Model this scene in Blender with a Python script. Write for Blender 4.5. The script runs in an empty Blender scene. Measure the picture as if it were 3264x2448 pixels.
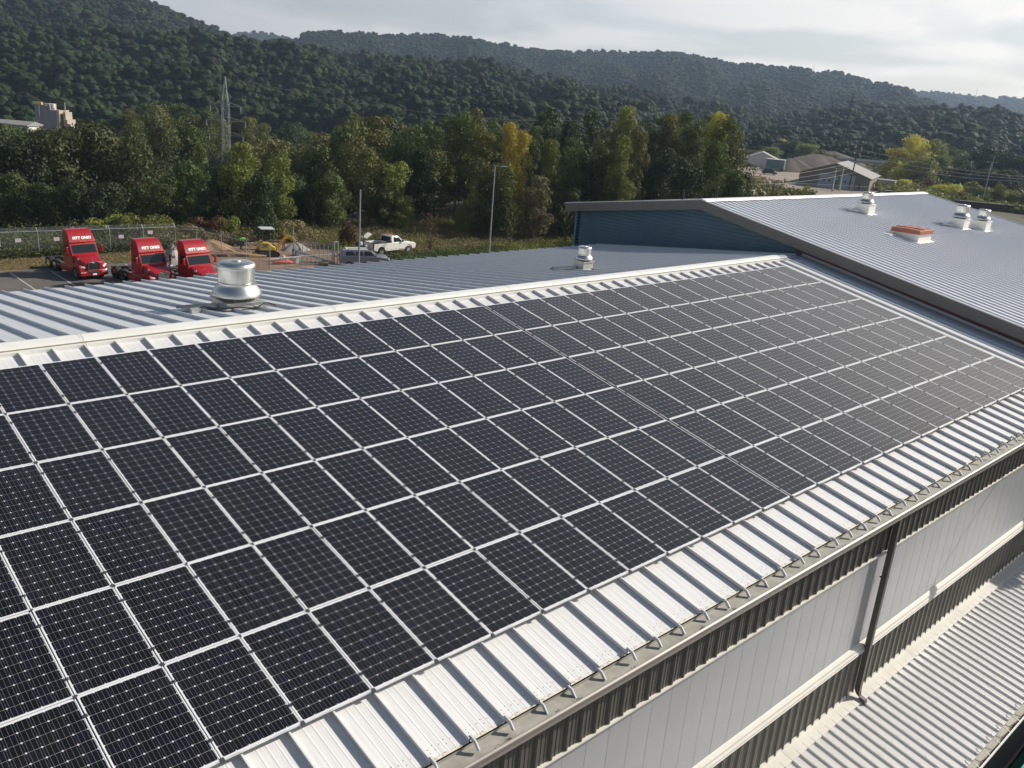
import bpy, bmesh, math, random
import numpy as np
from mathutils import Vector, Matrix, Euler

scene = bpy.context.scene
COL = scene.collection
R = math.radians
random.seed(7)

# ---------------------------------------------------------------- camera
cam_data = bpy.data.cameras.new("camera")
cam_data.sensor_width = 36.0
cam_data.lens = 36.0 * 2791.66 / 3264.0
cam_data.clip_start = 0.1
cam_data.clip_end = 20000
cam = bpy.data.objects.new("camera", cam_data)
COL.objects.link(cam)
CX = Vector((0.73440, -0.67425, 0.07779))      # camera right
CY = Vector((-0.15822, -0.28152, -0.94642))    # camera down
CZ = Vector((0.66002, 0.68274, -0.31342))      # camera forward
CAM = Vector((-3.4224, -17.4756, 5.5292))
cam.matrix_world = Matrix(((CX.x, -CY.x, -CZ.x, CAM.x), (CX.y, -CY.y, -CZ.y, CAM.y),
                           (CX.z, -CY.z, -CZ.z, CAM.z), (0, 0, 0, 1)))
scene.camera = cam

# ---------------------------------------------------------------- light and sky
SUN_EL, SUN_AX, SUN_AY = R(32.0), 0.944, -0.330
sun_dir = Vector((SUN_AX * math.cos(SUN_EL), SUN_AY * math.cos(SUN_EL), math.sin(SUN_EL)))
sun_l = bpy.data.lights.new("sun", 'SUN')
sun_l.energy = 5.0
sun_l.angle = R(0.55)
sun_l.color = (1.0, 0.93, 0.83)
sun = bpy.data.objects.new("sun", sun_l)
COL.objects.link(sun)
sun.rotation_euler = (-sun_dir).to_track_quat('-Z', 'Y').to_euler()

world = bpy.data.worlds.new("World")
scene.world = world
world.use_nodes = True
wn, wl = world.node_tree.nodes, world.node_tree.links
for n in list(wn): wn.remove(n)
def N(t, tree=wn, **kw):
    n = tree.new(t)
    for k, v in kw.items():
        if k.startswith('i_'):
            n.inputs[k[2:].replace('_', ' ')].default_value = v
        else: setattr(n, k, v)
    return n
out = N('ShaderNodeOutputWorld'); bg = N('ShaderNodeBackground'); bg.inputs['Strength'].default_value = 0.055
sky = N('ShaderNodeTexSky', sky_type='NISHITA', sun_disc=False, sun_elevation=SUN_EL,
        sun_rotation=math.atan2(SUN_AX, SUN_AY), altitude=250, air_density=1.0, dust_density=1.2, ozone_density=1.0)
tc = N('ShaderNodeTexCoord'); sep = N('ShaderNodeSeparateXYZ')
wl.new(tc.outputs['Generated'], sep.inputs[0])
zc = N('ShaderNodeMath', operation='MAXIMUM'); zc.inputs[1].default_value = 0.0; wl.new(sep.outputs['Z'], zc.inputs[0])
za = N('ShaderNodeMath', operation='ADD'); za.inputs[1].default_value = 0.12; wl.new(zc.outputs[0], za.inputs[0])
dx = N('ShaderNodeMath', operation='DIVIDE'); wl.new(sep.outputs['X'], dx.inputs[0]); wl.new(za.outputs[0], dx.inputs[1])
dy = N('ShaderNodeMath', operation='DIVIDE'); wl.new(sep.outputs['Y'], dy.inputs[0]); wl.new(za.outputs[0], dy.inputs[1])
cmb = N('ShaderNodeCombineXYZ'); wl.new(dx.outputs[0], cmb.inputs[0]); wl.new(dy.outputs[0], cmb.inputs[1])
cn = N('ShaderNodeTexNoise'); cn.inputs['Scale'].default_value = 0.9; cn.inputs['Detail'].default_value = 5; cn.inputs['Roughness'].default_value = 0.48
cn.inputs['Distortion'].default_value = 0.4
wl.new(cmb.outputs[0], cn.inputs['Vector'])
ramp = N('ShaderNodeValToRGB'); ramp.color_ramp.elements[0].position = 0.40; ramp.color_ramp.elements[1].position = 0.56
ramp.color_ramp.elements[0].color = (0.50, 0.50, 0.50, 1)
wl.new(cn.outputs['Fac'], ramp.inputs[0])
# forward scattering of the thin cloud layer: brighter towards the sun
sdn = N('ShaderNodeVectorMath', operation='DOT_PRODUCT'); sdn.inputs[1].default_value = sun_dir[:]
wl.new(tc.outputs['Generated'], sdn.inputs[0])
gl = N('ShaderNodeMapRange'); gl.inputs['From Min'].default_value = -0.1; gl.inputs['From Max'].default_value = 1.0
gl.inputs['To Min'].default_value = 0.0; gl.inputs['To Max'].default_value = 1.0
wl.new(sdn.outputs['Value'], gl.inputs['Value'])
ccol = N('ShaderNodeMix', data_type='RGBA')
ccol.inputs['A'].default_value = (6.2, 6.6, 7.2, 1); ccol.inputs['B'].default_value = (21.5, 19.2, 16.0, 1)
wl.new(gl.outputs['Result'], ccol.inputs['Factor'])
mx = N('ShaderNodeMix', data_type='RGBA')
# the cloud sheet is a band low over the hills, clear blue overhead
th = N('ShaderNodeMapRange', interpolation_type='SMOOTHSTEP'); th.inputs['From Min'].default_value = 0.26; th.inputs['From Max'].default_value = 0.54
th.inputs['To Min'].default_value = 1.0; th.inputs['To Max'].default_value = 0.0; wl.new(zc.outputs[0], th.inputs['Value'])
mt = N('ShaderNodeMath', operation='MULTIPLY'); wl.new(ramp.outputs['Color'], mt.inputs[0]); wl.new(th.outputs['Result'], mt.inputs[1])
wl.new(mt.outputs[0], mx.inputs['Factor']); wl.new(sky.outputs['Color'], mx.inputs['A']); wl.new(ccol.outputs['Result'], mx.inputs['B'])
wl.new(mx.outputs['Result'], bg.inputs['Color']); wl.new(bg.outputs[0], out.inputs['Surface'])

scene.view_settings.view_transform = 'Standard'
scene.view_settings.look = 'None'
scene.view_settings.exposure = 0.42
scene.view_settings.gamma = 1.0
scene.view_settings.use_curve_mapping = False
scene.render.engine = 'CYCLES'
scene.cycles.max_bounces = 8
scene.cycles.transparent_max_bounces = 24
scene.cycles.volume_bounces = 0

# ---------------------------------------------------------------- materials
MATS = {}
def mat(name, color, rough=0.6, metal=0.0, var=0.0, vscale=2.0, bump=0.0, bscale=20.0, color2=None,
        spec=0.5, stretch=(1, 1, 1), coat=0.0, coat_rough=0.1, rvar=0.0, island=0.0, objvar=0.0, transl=0.0, thr=(0.3, 0.7), detail=6):
    if name in MATS: return MATS[name]
    m = bpy.data.materials.new(name); m.use_nodes = True
    nt = m.node_tree; nd, lk = nt.nodes, nt.links
    p = nd['Principled BSDF']
    p.inputs['Roughness'].default_value = rough; p.inputs['Metallic'].default_value = metal
    p.inputs['Specular IOR Level'].default_value = spec
    p.inputs['Coat Weight'].default_value = coat; p.inputs['Coat Roughness'].default_value = coat_rough
    c = (*color, 1)
    src = None
    if var or bump or color2 or rvar:
        t = nd.new('ShaderNodeTexCoord'); mp = nd.new('ShaderNodeMapping'); mp.inputs['Scale'].default_value = stretch
        lk.new(t.outputs['Object'], mp.inputs[0])
    if var or color2 or rvar:
        nz = nd.new('ShaderNodeTexNoise'); nz.inputs['Scale'].default_value = vscale; nz.inputs['Detail'].default_value = detail
        nz.inputs['Roughness'].default_value = 0.62
        lk.new(mp.outputs[0], nz.inputs['Vector'])
        mr = nd.new('ShaderNodeMapRange'); mr.inputs['From Min'].default_value = thr[0]; mr.inputs['From Max'].default_value = thr[1]
        lk.new(nz.outputs['Fac'], mr.inputs['Value'])
    if var or color2:
        mixn = nd.new('ShaderNodeMix'); mixn.data_type = 'RGBA'
        c2 = (*color2, 1) if color2 else tuple(max(0, x * (1 - var)) for x in color) + (1,)
        mixn.inputs['A'].default_value = c2; mixn.inputs['B'].default_value = c
        lk.new(mr.outputs[0], mixn.inputs['Factor']); src = mixn.outputs['Result']
    if rvar:
        mr2 = nd.new('ShaderNodeMapRange'); mr2.inputs['To Min'].default_value = rough - rvar; mr2.inputs['To Max'].default_value = rough + rvar
        lk.new(nz.outputs['Fac'], mr2.inputs['Value']); lk.new(mr2.outputs[0], p.inputs['Roughness'])
    for amt, node, outn in ((island, 'ShaderNodeNewGeometry', 'Random Per Island'), (objvar, 'ShaderNodeObjectInfo', 'Random')):
        if amt:
            g = nd.new(node); hs = nd.new('ShaderNodeHueSaturation')
            mv = nd.new('ShaderNodeMapRange'); mv.inputs['To Min'].default_value = 1 - amt; mv.inputs['To Max'].default_value = 1 + amt
            lk.new(g.outputs[outn], mv.inputs['Value']); lk.new(mv.outputs[0], hs.inputs['Value'])
            mh = nd.new('ShaderNodeMapRange'); mh.inputs['To Min'].default_value = 0.5 - amt * 0.045; mh.inputs['To Max'].default_value = 0.5 + amt * 0.045
            ml = nd.new('ShaderNodeMath'); ml.operation = 'MULTIPLY'; ml.inputs[1].default_value = 7.31
            fr = nd.new('ShaderNodeMath'); fr.operation = 'FRACT'
            lk.new(g.outputs[outn], ml.inputs[0]); lk.new(ml.outputs[0], fr.inputs[0]); lk.new(fr.outputs[0], mh.inputs['Value'])
            lk.new(mh.outputs[0], hs.inputs['Hue'])
            if src: lk.new(src, hs.inputs['Color'])
            else: hs.inputs['Color'].default_value = c
            src = hs.outputs['Color']
    if src: lk.new(src, p.inputs['Base Color'])
    else: p.inputs['Base Color'].default_value = c
    if bump:
        nb = nd.new('ShaderNodeTexNoise'); nb.inputs['Scale'].default_value = bscale; nb.inputs['Detail'].default_value = 4
        lk.new(mp.outputs[0], nb.inputs['Vector'])
        bp = nd.new('ShaderNodeBump'); bp.inputs['Strength'].default_value = bump; bp.inputs['Distance'].default_value = 0.02
        lk.new(nb.outputs['Fac'], bp.inputs['Height']); lk.new(bp.outputs[0], p.inputs['Normal'])
    if transl:
        tr = nd.new('ShaderNodeBsdfTranslucent'); ms = nd.new('ShaderNodeMixShader'); ms.inputs[0].default_value = transl
        if src: lk.new(src, tr.inputs['Color'])
        else: tr.inputs['Color'].default_value = c
        lk.new(p.outputs[0], ms.inputs[1]); lk.new(tr.outputs[0], ms.inputs[2]); lk.new(ms.outputs[0], nd['Material Output'].inputs['Surface'])
    MATS[name] = m
    return m

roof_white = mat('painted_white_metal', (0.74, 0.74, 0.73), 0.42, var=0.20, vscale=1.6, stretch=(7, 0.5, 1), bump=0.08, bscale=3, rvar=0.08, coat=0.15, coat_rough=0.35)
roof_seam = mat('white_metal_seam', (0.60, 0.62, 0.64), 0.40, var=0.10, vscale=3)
roof_far = mat('shade_toned_white_metal', (0.62, 0.65, 0.68), 0.42, var=0.12, vscale=1.2, stretch=(5, 0.6, 1), rvar=0.08)  # same white metal, blue-grey of slanting sun and shade put into the colour
cap_mat = mat('cream_white_cap_metal', (0.72, 0.72, 0.685), 0.40, var=0.07, vscale=2)
gable_roof = mat('bright_galvanised_ribs', (0.76, 0.78, 0.82), 0.36, metal=0.1, var=0.10, vscale=0.8, stretch=(3, .4, 1), rvar=0.08)
gutter_in = mat('gutter_inside_beige', (0.40, 0.385, 0.33), 0.6, var=0.35, vscale=4)
gutter_out = mat('taupe_gutter_metal', (0.30, 0.27, 0.24), 0.45, var=0.12, vscale=3)
dark_clad = mat('dark_grey_brown_cladding', (0.115, 0.108, 0.092), 0.45, var=0.2, vscale=4, objvar=0.08)
fascia_mat = mat('grey_brown_fascia', (0.165, 0.152, 0.138), 0.55, var=0.12, vscale=1.5)
blue_clad = mat('deep_blue_cladding', (0.070, 0.150, 0.205), 0.42, var=0.2, vscale=1.2)
blue_trim = mat('blue_corner_trim', (0.10, 0.19, 0.27), 0.45)
poly_mat = mat('milky_polycarbonate', (0.39, 0.40, 0.415), 0.28, var=0.06, vscale=1.2, coat=0.5, coat_rough=0.25, objvar=0.02)
poly_joint = mat('polycarbonate_joint', (0.355, 0.365, 0.385), 0.4)
cream_trim = mat('cream_flashing', (0.68, 0.655, 0.585), 0.38, var=0.12, vscale=2)
red_strip = mat('dark_red_strip', (0.10, 0.018, 0.014), 0.6)
black_gap = mat('black_closure', (0.015, 0.016, 0.02), 0.7)
dirt_mat = mat('leaf_litter', (0.10, 0.05, 0.02), 0.9, island=0.5)
screw_mat = mat('screw_heads', (0.30, 0.29, 0.27), 0.5, metal=0.5)
alu = mat('spun_aluminium', (0.68, 0.67, 0.64), 0.36, metal=1.0, var=0.06, vscale=3, stretch=(1,1,.3))
alu_dull = mat('dull_galvanised_curb', (0.50, 0.50, 0.48), 0.5, metal=0.5, var=0.25, vscale=4)
white_paint = mat('white_painted_curb', (0.80, 0.79, 0.74), 0.45, var=0.06)
hatch_mat = mat('terracotta_hatch_lid', (0.36, 0.115, 0.06), 0.55, var=0.15, vscale=3)
frame_mat = mat('anodised_panel_frame', (0.82, 0.83, 0.84), 0.35, metal=0.05, var=0.06)
clamp_mat = mat('dark_clamp', (0.07, 0.07, 0.08), 0.5, metal=0.3)
asphalt = mat('worn_asphalt', (0.135, 0.120, 0.105), 0.9, color2=(0.075, 0.072, 0.07), vscale=0.35, bump=0.2, bscale=30)
line_paint = mat('faded_line_paint', (0.55, 0.53, 0.46), 0.8, var=0.3, vscale=3)
dirt = mat('tan_bare_dirt', (0.27, 0.180, 0.115), 0.95, color2=(0.14, 0.092, 0.058), vscale=0.5, bump=0.5, bscale=3)
gravel_yard = mat('pale_gravel_yard', (0.30, 0.24, 0.195), 0.95, color2=(0.22, 0.175, 0.14), vscale=0.05)
dry_grass = mat('dry_grass', (0.30, 0.19, 0.085), 0.95, color2=(0.14, 0.12, 0.05), vscale=0.6, bump=0.6, bscale=6)
ground_mat = mat('rough_ground', (0.075, 0.07, 0.035), 0.95, color2=(0.04, 0.045, 0.02), vscale=0.12)
hill_mat = mat('forest_floor', (0.03, 0.036, 0.018), 0.95)
red_paint = mat('red_truck_paint', (0.34, 0.007, 0.013), 0.32, coat=0.5, coat_rough=0.08, var=0.12, vscale=1.2)
black_rubber = mat('tyre_rubber', (0.02, 0.02, 0.02), 0.8)
dark_metal = mat('dark_chassis', (0.03, 0.03, 0.032), 0.6)
chrome = mat('chrome', (0.75, 0.76, 0.78), 0.15, metal=1.0)
glass_dark = mat('vehicle_glass', (0.012, 0.02, 0.022), 0.08, spec=0.5)
lamp_clear = mat('clear_headlight', (0.75, 0.76, 0.72), 0.1, coat=1.0)
amber = mat('amber_marker', (0.85, 0.22, 0.02), 0.3)
white_letter = mat('white_lettering', (0.85, 0.83, 0.82), 0.5)
white_car = mat('white_vehicle_paint', (0.80, 0.79, 0.75), 0.25, coat=0.8, coat_rough=0.05)
silver_car = mat('silver_blue_vehicle_paint', (0.22, 0.25, 0.31), 0.25, metal=0.3, coat=0.8, coat_rough=0.05)
yellow_paint = mat('machine_yellow', (0.62, 0.46, 0.045), 0.45, var=0.12)
yellow_dirty = mat('muddy_yellow', (0.50, 0.33, 0.04), 0.55, var=0.35, vscale=5)
grey_plastic = mat('pale_canopy', (0.50, 0.51, 0.50), 0.5)
pylon_steel = mat('weathered_pylon_steel', (0.30, 0.315, 0.32), 0.6)
steel = mat('galvanised_steel', (0.36, 0.39, 0.41), 0.45, metal=0.3)
wood_new = mat('fresh_lumber', (0.62, 0.43, 0.22), 0.8, var=0.15)
wood_pole = mat('dark_wood_pole', (0.045, 0.038, 0.032), 0.9)
bark = mat('grey_brown_bark', (0.12, 0.10, 0.08), 0.9, var=0.4, vscale=3)
pale_bark = mat('pale_branch_bark', (0.36, 0.33, 0.28), 0.9, var=0.3, vscale=3)
sign_mat = mat('pale_pink_sign', (0.60, 0.50, 0.55), 0.6)
concrete = mat('broken_concrete', (0.40, 0.38, 0.34), 0.9, objvar=0.3, island=0.3)
gravel_pile_m = mat('grey_gravel', (0.33, 0.31, 0.29), 0.95, var=0.2, vscale=8, bump=0.5, bscale=20)
brown_pile_m = mat('brown_aggregate', (0.075, 0.056, 0.044), 0.95, var=0.25, vscale=0.7)
orange_red = mat('orange_red_plastic', (0.60, 0.055, 0.02), 0.5)
teal_mat = mat('teal_tarp', (0.03, 0.42, 0.34), 0.5, var=0.2, vscale=1.2)
hivis = mat('hi_vis_lime_cloth', (0.22, 0.62, 0.03), 0.7)
dark_cloth = mat('dark_work_cloth', (0.03, 0.035, 0.05), 0.85)
grey_cloth = mat('grey_cloth', (0.24, 0.22, 0.21), 0.85)
skin = mat('skin', (0.42, 0.23, 0.15), 0.6)
red_hat = mat('red_hard_hat', (0.42, 0.02, 0.02), 0.35)
white_wall = mat('white_wall', (0.66, 0.64, 0.58), 0.7, var=0.08)
tan_wall = mat('tan_ribbed_wall', (0.20, 0.185, 0.135), 0.7, var=0.1)
tan_wall_lit = tan_wall
door_blue = mat('pale_blue_roller_door', (0.33, 0.38, 0.42), 0.6, var=0.06)
grey_roof = mat('pale_grey_sheet_roof', (0.27, 0.265, 0.25), 0.6, var=0.12, vscale=0.4)
teal_box = mat('teal_grey_container', (0.10, 0.17, 0.19), 0.6)
tan_block = mat('tan_plant_cladding', (0.42, 0.36, 0.28), 0.8, var=0.15, vscale=.3)
grey_block = mat('mauve_grey_cladding', (0.21, 0.20, 0.22), 0.8, var=0.1, vscale=.3)
road_grey = mat('grey_concrete_bridge', (0.33, 0.33, 0.32), 0.8)
blue_car_m = mat('blue_car_paint', (0.02, 0.07, 0.20), 0.25, coat=0.8)
black_paint = mat('black_car_paint', (0.02, 0.02, 0.025), 0.25, coat=0.8)

def mesh_fence_mat():
    m = bpy.data.materials.new('chain_link_wire'); m.use_nodes = True
    nd, lk = m.node_tree.nodes, m.node_tree.links
    p = nd['Principled BSDF']; p.inputs['Base Color'].default_value = (0.42, 0.46, 0.47, 1); p.inputs['Roughness'].default_value = 0.5; p.inputs['Metallic'].default_value = 0.3
    t = nd.new('ShaderNodeTexCoord'); mp = nd.new('ShaderNodeMapping'); mp.inputs['Rotation'].default_value = (0, R(45), 0)
    # diamond wire mesh, 6 cm pitch, cut out of the sheet
    lk.new(t.outputs['Object'], mp.inputs[0]); s = nd.new('ShaderNodeSeparateXYZ'); lk.new(mp.outputs[0], s.inputs[0])
    facs = []
    for ax in ('X', 'Z'):
        a = nd.new('ShaderNodeMath'); a.operation = 'MULTIPLY'; a.inputs[1].default_value = 1 / 0.06; lk.new(s.outputs[ax], a.inputs[0])
        f = nd.new('ShaderNodeMath'); f.operation = 'FRACT'; lk.new(a.outputs[0], f.inputs[0])
        l = nd.new('ShaderNodeMath'); l.operation = 'LESS_THAN'; l.inputs[1].default_value = 0.055; lk.new(f.outputs[0], l.inputs[0]); facs.append(l)
    mxx = nd.new('ShaderNodeMath'); mxx.operation = 'MAXIMUM'; lk.new(facs[0].outputs[0], mxx.inputs[0]); lk.new(facs[1].outputs[0], mxx.inputs[1])
    tr = nd.new('ShaderNodeBsdfTransparent'); ms = nd.new('ShaderNodeMixShader')
    lk.new(mxx.outputs[0], ms.inputs[0]); lk.new(tr.outputs[0], ms.inputs[1]); lk.new(p.outputs[0], ms.inputs[2])
    lk.new(ms.outputs[0], nd['Material Output'].inputs['Surface'])
    return m
chain_mat = mesh_fence_mat()

def leaf_mat(name, col, iv=0.28, ov=0.22, tl=0.25):
    return mat(name, col, 0.6, spec=0.25, island=iv, objvar=ov, transl=tl)
LEAF = {
 'dark': leaf_mat('dark_green_leaves', (0.042, 0.066, 0.024)),
 'mid': leaf_mat('mid_green_leaves', (0.082, 0.115, 0.030)),
 'olive': leaf_mat('olive_leaves', (0.145, 0.148, 0.036)),
 'dolive': leaf_mat('dark_olive_leaves', (0.072, 0.080, 0.024)),
 'light': leaf_mat('light_green_leaves', (0.185, 0.210, 0.045)),
 'yellow': leaf_mat('yellow_green_leaves', (0.50, 0.47, 0.065)),
 'gold': leaf_mat('golden_leaves', (0.40, 0.32, 0.05), .2, .08),
 'rust': leaf_mat('rust_brown_leaves', (0.12, 0.070, 0.032)),
 'tan': leaf_mat('dry_tan_leaves', (0.21, 0.175, 0.085)),
 'hill': mat('hill_leaves', (0.034, 0.054, 0.016), 0.75, spec=0.15, var=0.45, vscale=9, island=0.12, objvar=0.55, transl=0.22),
}

# ---------------------------------------------------------------- mesh helpers
class MB:
    def __init__(s): s.v = []; s.f = []
    def add(s, vs, fs):
        b = len(s.v); s.v += [tuple(p) for p in vs]; s.f += [tuple(i + b for i in f) for f in fs]; return s
    def box(s, x0, x1, y0, y1, z0, z1, M=None):
        vs = [(x0,y0,z0),(x1,y0,z0),(x1,y1,z0),(x0,y1,z0),(x0,y0,z1),(x1,y0,z1),(x1,y1,z1),(x0,y1,z1)]
        if M is not None: vs = [tuple(M @ Vector(p)) for p in vs]
        return s.add(vs, [(0,3,2,1),(4,5,6,7),(0,1,5,4),(1,2,6,5),(2,3,7,6),(3,0,4,7)])
    def bar(s, a, b, w, h=None):
        a, b = Vector(a), Vector(b); h = h or w; d = b - a; L = d.length
        if L < 1e-6: return s
        M = Matrix.Translation(a) @ d.to_track_quat('X', 'Z').to_matrix().to_4x4()
        return s.box(0, L, -w/2, w/2, -h/2, h/2, M)
    def prism(s, prof, axis, a, b):
        n = len(prof)
        def P(u, w, t): return {'x': (t, u, w), 'y': (u, t, w), 'z': (u, w, t)}[axis]
        vs = [P(u, w, a) for u, w in prof] + [P(u, w, b) for u, w in prof]
        fs = [tuple(range(n))[::-1], tuple(range(n, 2*n))] + [(i, (i+1) % n, n + (i+1) % n, n + i) for i in range(n)]
        return s.add(vs, fs)
    def strip(s, prof, fn0, fn1):
        n = len(prof)                      # open profile swept from fn0 to fn1
        vs = [fn0(p) for p in prof] + [fn1(p) for p in prof]
        return s.add(vs, [(i, i+1, n+i+1, n+i) for i in range(n-1)])
    def tube(s, pts, r, seg=8, r2=None, cap=True):
        pts = [Vector(p) for p in pts]; n = len(pts); rings = []
        for i, p in enumerate(pts):
            d = (pts[min(i+1, n-1)] - pts[max(i-1, 0)]).normalized()
            up = Vector((0,0,1)) if abs(d.z) < .95 else Vector((1,0,0))
            a = d.cross(up).normalized(); b = d.cross(a)
            t = i / max(1, n-1); rr = r + (r2 - r) * t if r2 is not None else r
            rings.append([p + a*math.cos(k*2*math.pi/seg)*rr + b*math.sin(k*2*math.pi/seg)*rr for k in range(seg)])
        return s.loft(rings, cap)
    def loft(s, rings, cap=True, closed=True):
        m = len(rings[0]); vs = [p for r in rings for p in r]; fs = []
        for i in range(len(rings)-1):
            for k in range(m if closed else m-1):
                k2 = (k+1) % m; fs.append((i*m+k, i*m+k2, (i+1)*m+k2, (i+1)*m+k))
        if cap: fs += [tuple(range(m))[::-1], tuple((len(rings)-1)*m + k for k in range(m))]
        return s.add(vs, fs)
    def lathe(s, prof, seg=32, c=(0,0,0)):
        return s.loft([[(c[0]+r*math.cos(k*2*math.pi/seg), c[1]+r*math.sin(k*2*math.pi/seg), c[2]+z) for k in range(seg)] for r, z in prof])
    def cyl(s, c, r, h, axis='z', seg=16):
        c = Vector(c); d = {'x': Vector((1,0,0)), 'y': Vector((0,1,0)), 'z': Vector((0,0,1))}[axis]
        return s.tube([c - d*h/2, c + d*h/2], r, seg)
    def quad(s, *p): return s.add(p, [tuple(range(len(p)))])
    def mesh(s, name, m=None, smooth=False, fix=True):
        me = bpy.data.meshes.new(name); me.from_pydata([tuple(p) for p in s.v], [], s.f); me.validate()
        if fix:
            bm = bmesh.new(); bm.from_mesh(me); bmesh.ops.recalc_face_normals(bm, faces=bm.faces); bm.to_mesh(me); bm.free()
        if m: me.materials.append(m)
        if smooth: me.polygons.foreach_set('use_smooth', [True]*len(me.polygons)); me.set_sharp_from_angle(angle=R(38))
        me.update(); return me

def link(name, me, parent=None, loc=(0,0,0), rot=None, scale=None):
    o = bpy.data.objects.new(name, me); COL.objects.link(o); o.location = loc
    if rot is not None: o.rotation_euler = rot
    if scale is not None: o.scale = scale
    if parent is not None: o.parent = parent
    return o
def part(name, mb, m, parent, loc=(0,0,0), rot=None, smooth=False, kind=None, label=None, fix=True):
    o = link(name, mb.mesh(name, m, smooth, fix), parent, loc, rot)
    if kind: o['kind'] = kind
    if label: o['label'] = label
    return o
def worldpart(name, mb, m, parent, **kw):       # vertices given in world space, parent unrotated
    L = parent.location
    mb.v = [(p[0]-L[0], p[1]-L[1], p[2]-L[2]) for p in mb.v]
    return part(name, mb, m, parent, **kw)
def tag(o, label, cat, group=None, kind=None):
    o['label'] = label; o['category'] = cat
    if group: o['group'] = group
    if kind: o['kind'] = kind
    return o
def thing(name, label, cat, loc=(0,0,0), rz=0.0, group=None):
    o = bpy.data.objects.new(name, None); COL.objects.link(o); o.empty_display_size = 0.3
    o.location = loc; o.rotation_euler = (0, 0, rz)
    return tag(o, label, cat, group)
def struct(name, me, label=None):
    o = link(name, me); o['kind'] = 'structure'
    if label: o['label'] = label
    return o
def kids(o): return [c for c in bpy.data.objects if c.parent == o]
def copy_tree(o, parent=None, ch=None):
    if ch is None:
        ch = {}
        for c in bpy.data.objects:
            if c.parent: ch.setdefault(c.parent.name, []).append(c)
    c = o.copy(); COL.objects.link(c); c.parent = parent
    for k in ch.get(o.name, []): copy_tree(k, c, ch)
    return c
ORD = ['first','second','third','fourth','fifth','sixth','seventh','eighth','ninth','tenth','eleventh','twelfth','thirteenth','fourteenth',
       'fifteenth','sixteenth','seventeenth','eighteenth','nineteenth']
def ordn(i):
    if i < 20: return ORD[i-1]
    t = {2:'twent',3:'thirt',4:'fort',5:'fift',6:'sixt',7:'sevent',8:'eight',9:'ninet'}[(i // 10) % 10]
    if i >= 100: return 'hundred and ' + ordn(i-100) if i > 100 else 'hundredth'
    return t + 'ieth' if i % 10 == 0 else t + 'y-' + ordn(i % 10)

# ---------------------------------------------------------------- terrain
ZG = -11.0
def sstep(a, b, x):
    t = min(1, max(0, (x-a)/(b-a))); return t*t*(3-2*t)
def ground_z(x, y):
    az = math.degrees(math.atan2(max(y, 1) + 17.5, x + 3.4))     # the valley floor falls away towards the river on the left
    return ZG - 14*sstep(68, 150, y)*sstep(48, 63, az)
# ================================================================ large structure: ground
def ground_mesh():
    def axis(lo, hi):
        a = []; x = 0.0; st = 6.0
        while x < 7000: a.append(x); x += st; st = st if x < 160 else st*1.22
        return sorted(set([-v for v in a] + a))
    xs = [v + 40 for v in axis(0, 1)]; ys = [v + 60 for v in axis(0, 1)]
    vs = [(x, y, ground_z(x, y)) for y in ys for x in xs]; n = len(xs)
    fs = [(j*n+i, j*n+i+1, (j+1)*n+i+1, (j+1)*n+i) for j in range(len(ys)-1) for i in range(n-1)]
    mb = MB(); mb.v = vs; mb.f = fs
    return mb.mesh('ground', ground_mat, True, False)
struct('ground', ground_mesh())
def sheet(name, poly, z, m):
    mb = MB(); mb.quad(*[(x, y, z) for x, y in poly]); return struct(name, mb.mesh(name, m))
def patch(name, x0, x1, y0, y1, dz, m, wob=0.6, seed=1, st=1.0):   # ragged-edged ground patch
    rnd = random.Random(seed); pts = []
    def jit(a, b, n): return [(a[0]+(b[0]-a[0])*i/n + rnd.uniform(-wob, wob), a[1]+(b[1]-a[1])*i/n + rnd.uniform(-wob, wob)) for i in range(n)]
    c = [(x0,y0),(x1,y0),(x1,y1),(x0,y1)]
    for i in range(4):
        a, b = c[i], c[(i+1) % 4]; n = max(2, int(math.hypot(b[0]-a[0], b[1]-a[1])/st)); pts += jit(a, b, n)
    return sheet(name, pts, ZG + dz, m)
sheet('parking_lot', [(-30,14),(29.9,14),(29.9,58.6),(24,60.3),(14,59.8),(-30,59.8)], ZG+0.012, asphalt)
patch('dry_verge', -30, 30.5, 59.9, 64.6, 0.006, dry_grass, 0.35, 3)
patch('construction_dirt', 30.3, 44.5, 48, 66, 0.010, dirt, 0.7, 4)
patch('weedy_slope', 44, 95, 50, 74, 0.004, dry_grass, 1.0, 5)
patch('gravel_yard', 160, 262, 84, 160, 0.02, gravel_yard, 2.0, 6, 6)
patch('yard_track', 150, 180, 60, 100, 0.016, gravel_yard, 2.0, 8, 6)
patch('service_court', -12, 32, -30, -12.6, 0.012, mat('shade_black_asphalt', (0.008, 0.009, 0.011), 0.9, spec=.1, bump=0.2), 0.2, 7, 6)  # shadow over the court is put into the asphalt colour
for x, y0, y1 in ((14.6, 49.5, 59.3), (17.45, 49.5, 58.9), (23.6, 49.5, 59.6), (20.4, 49.5, 53.6), (26.5, 49.5, 58.4), (11.5, 49.5, 59.2)):
    mb = MB(); mb.quad((x-.055, y0, ZG+.022), (x+.055, y0, ZG+.022), (x+.055, y1, ZG+.022), (x-.055, y1, ZG+.022))
    struct('parking_line', mb.mesh('parking_line', line_paint))

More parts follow.
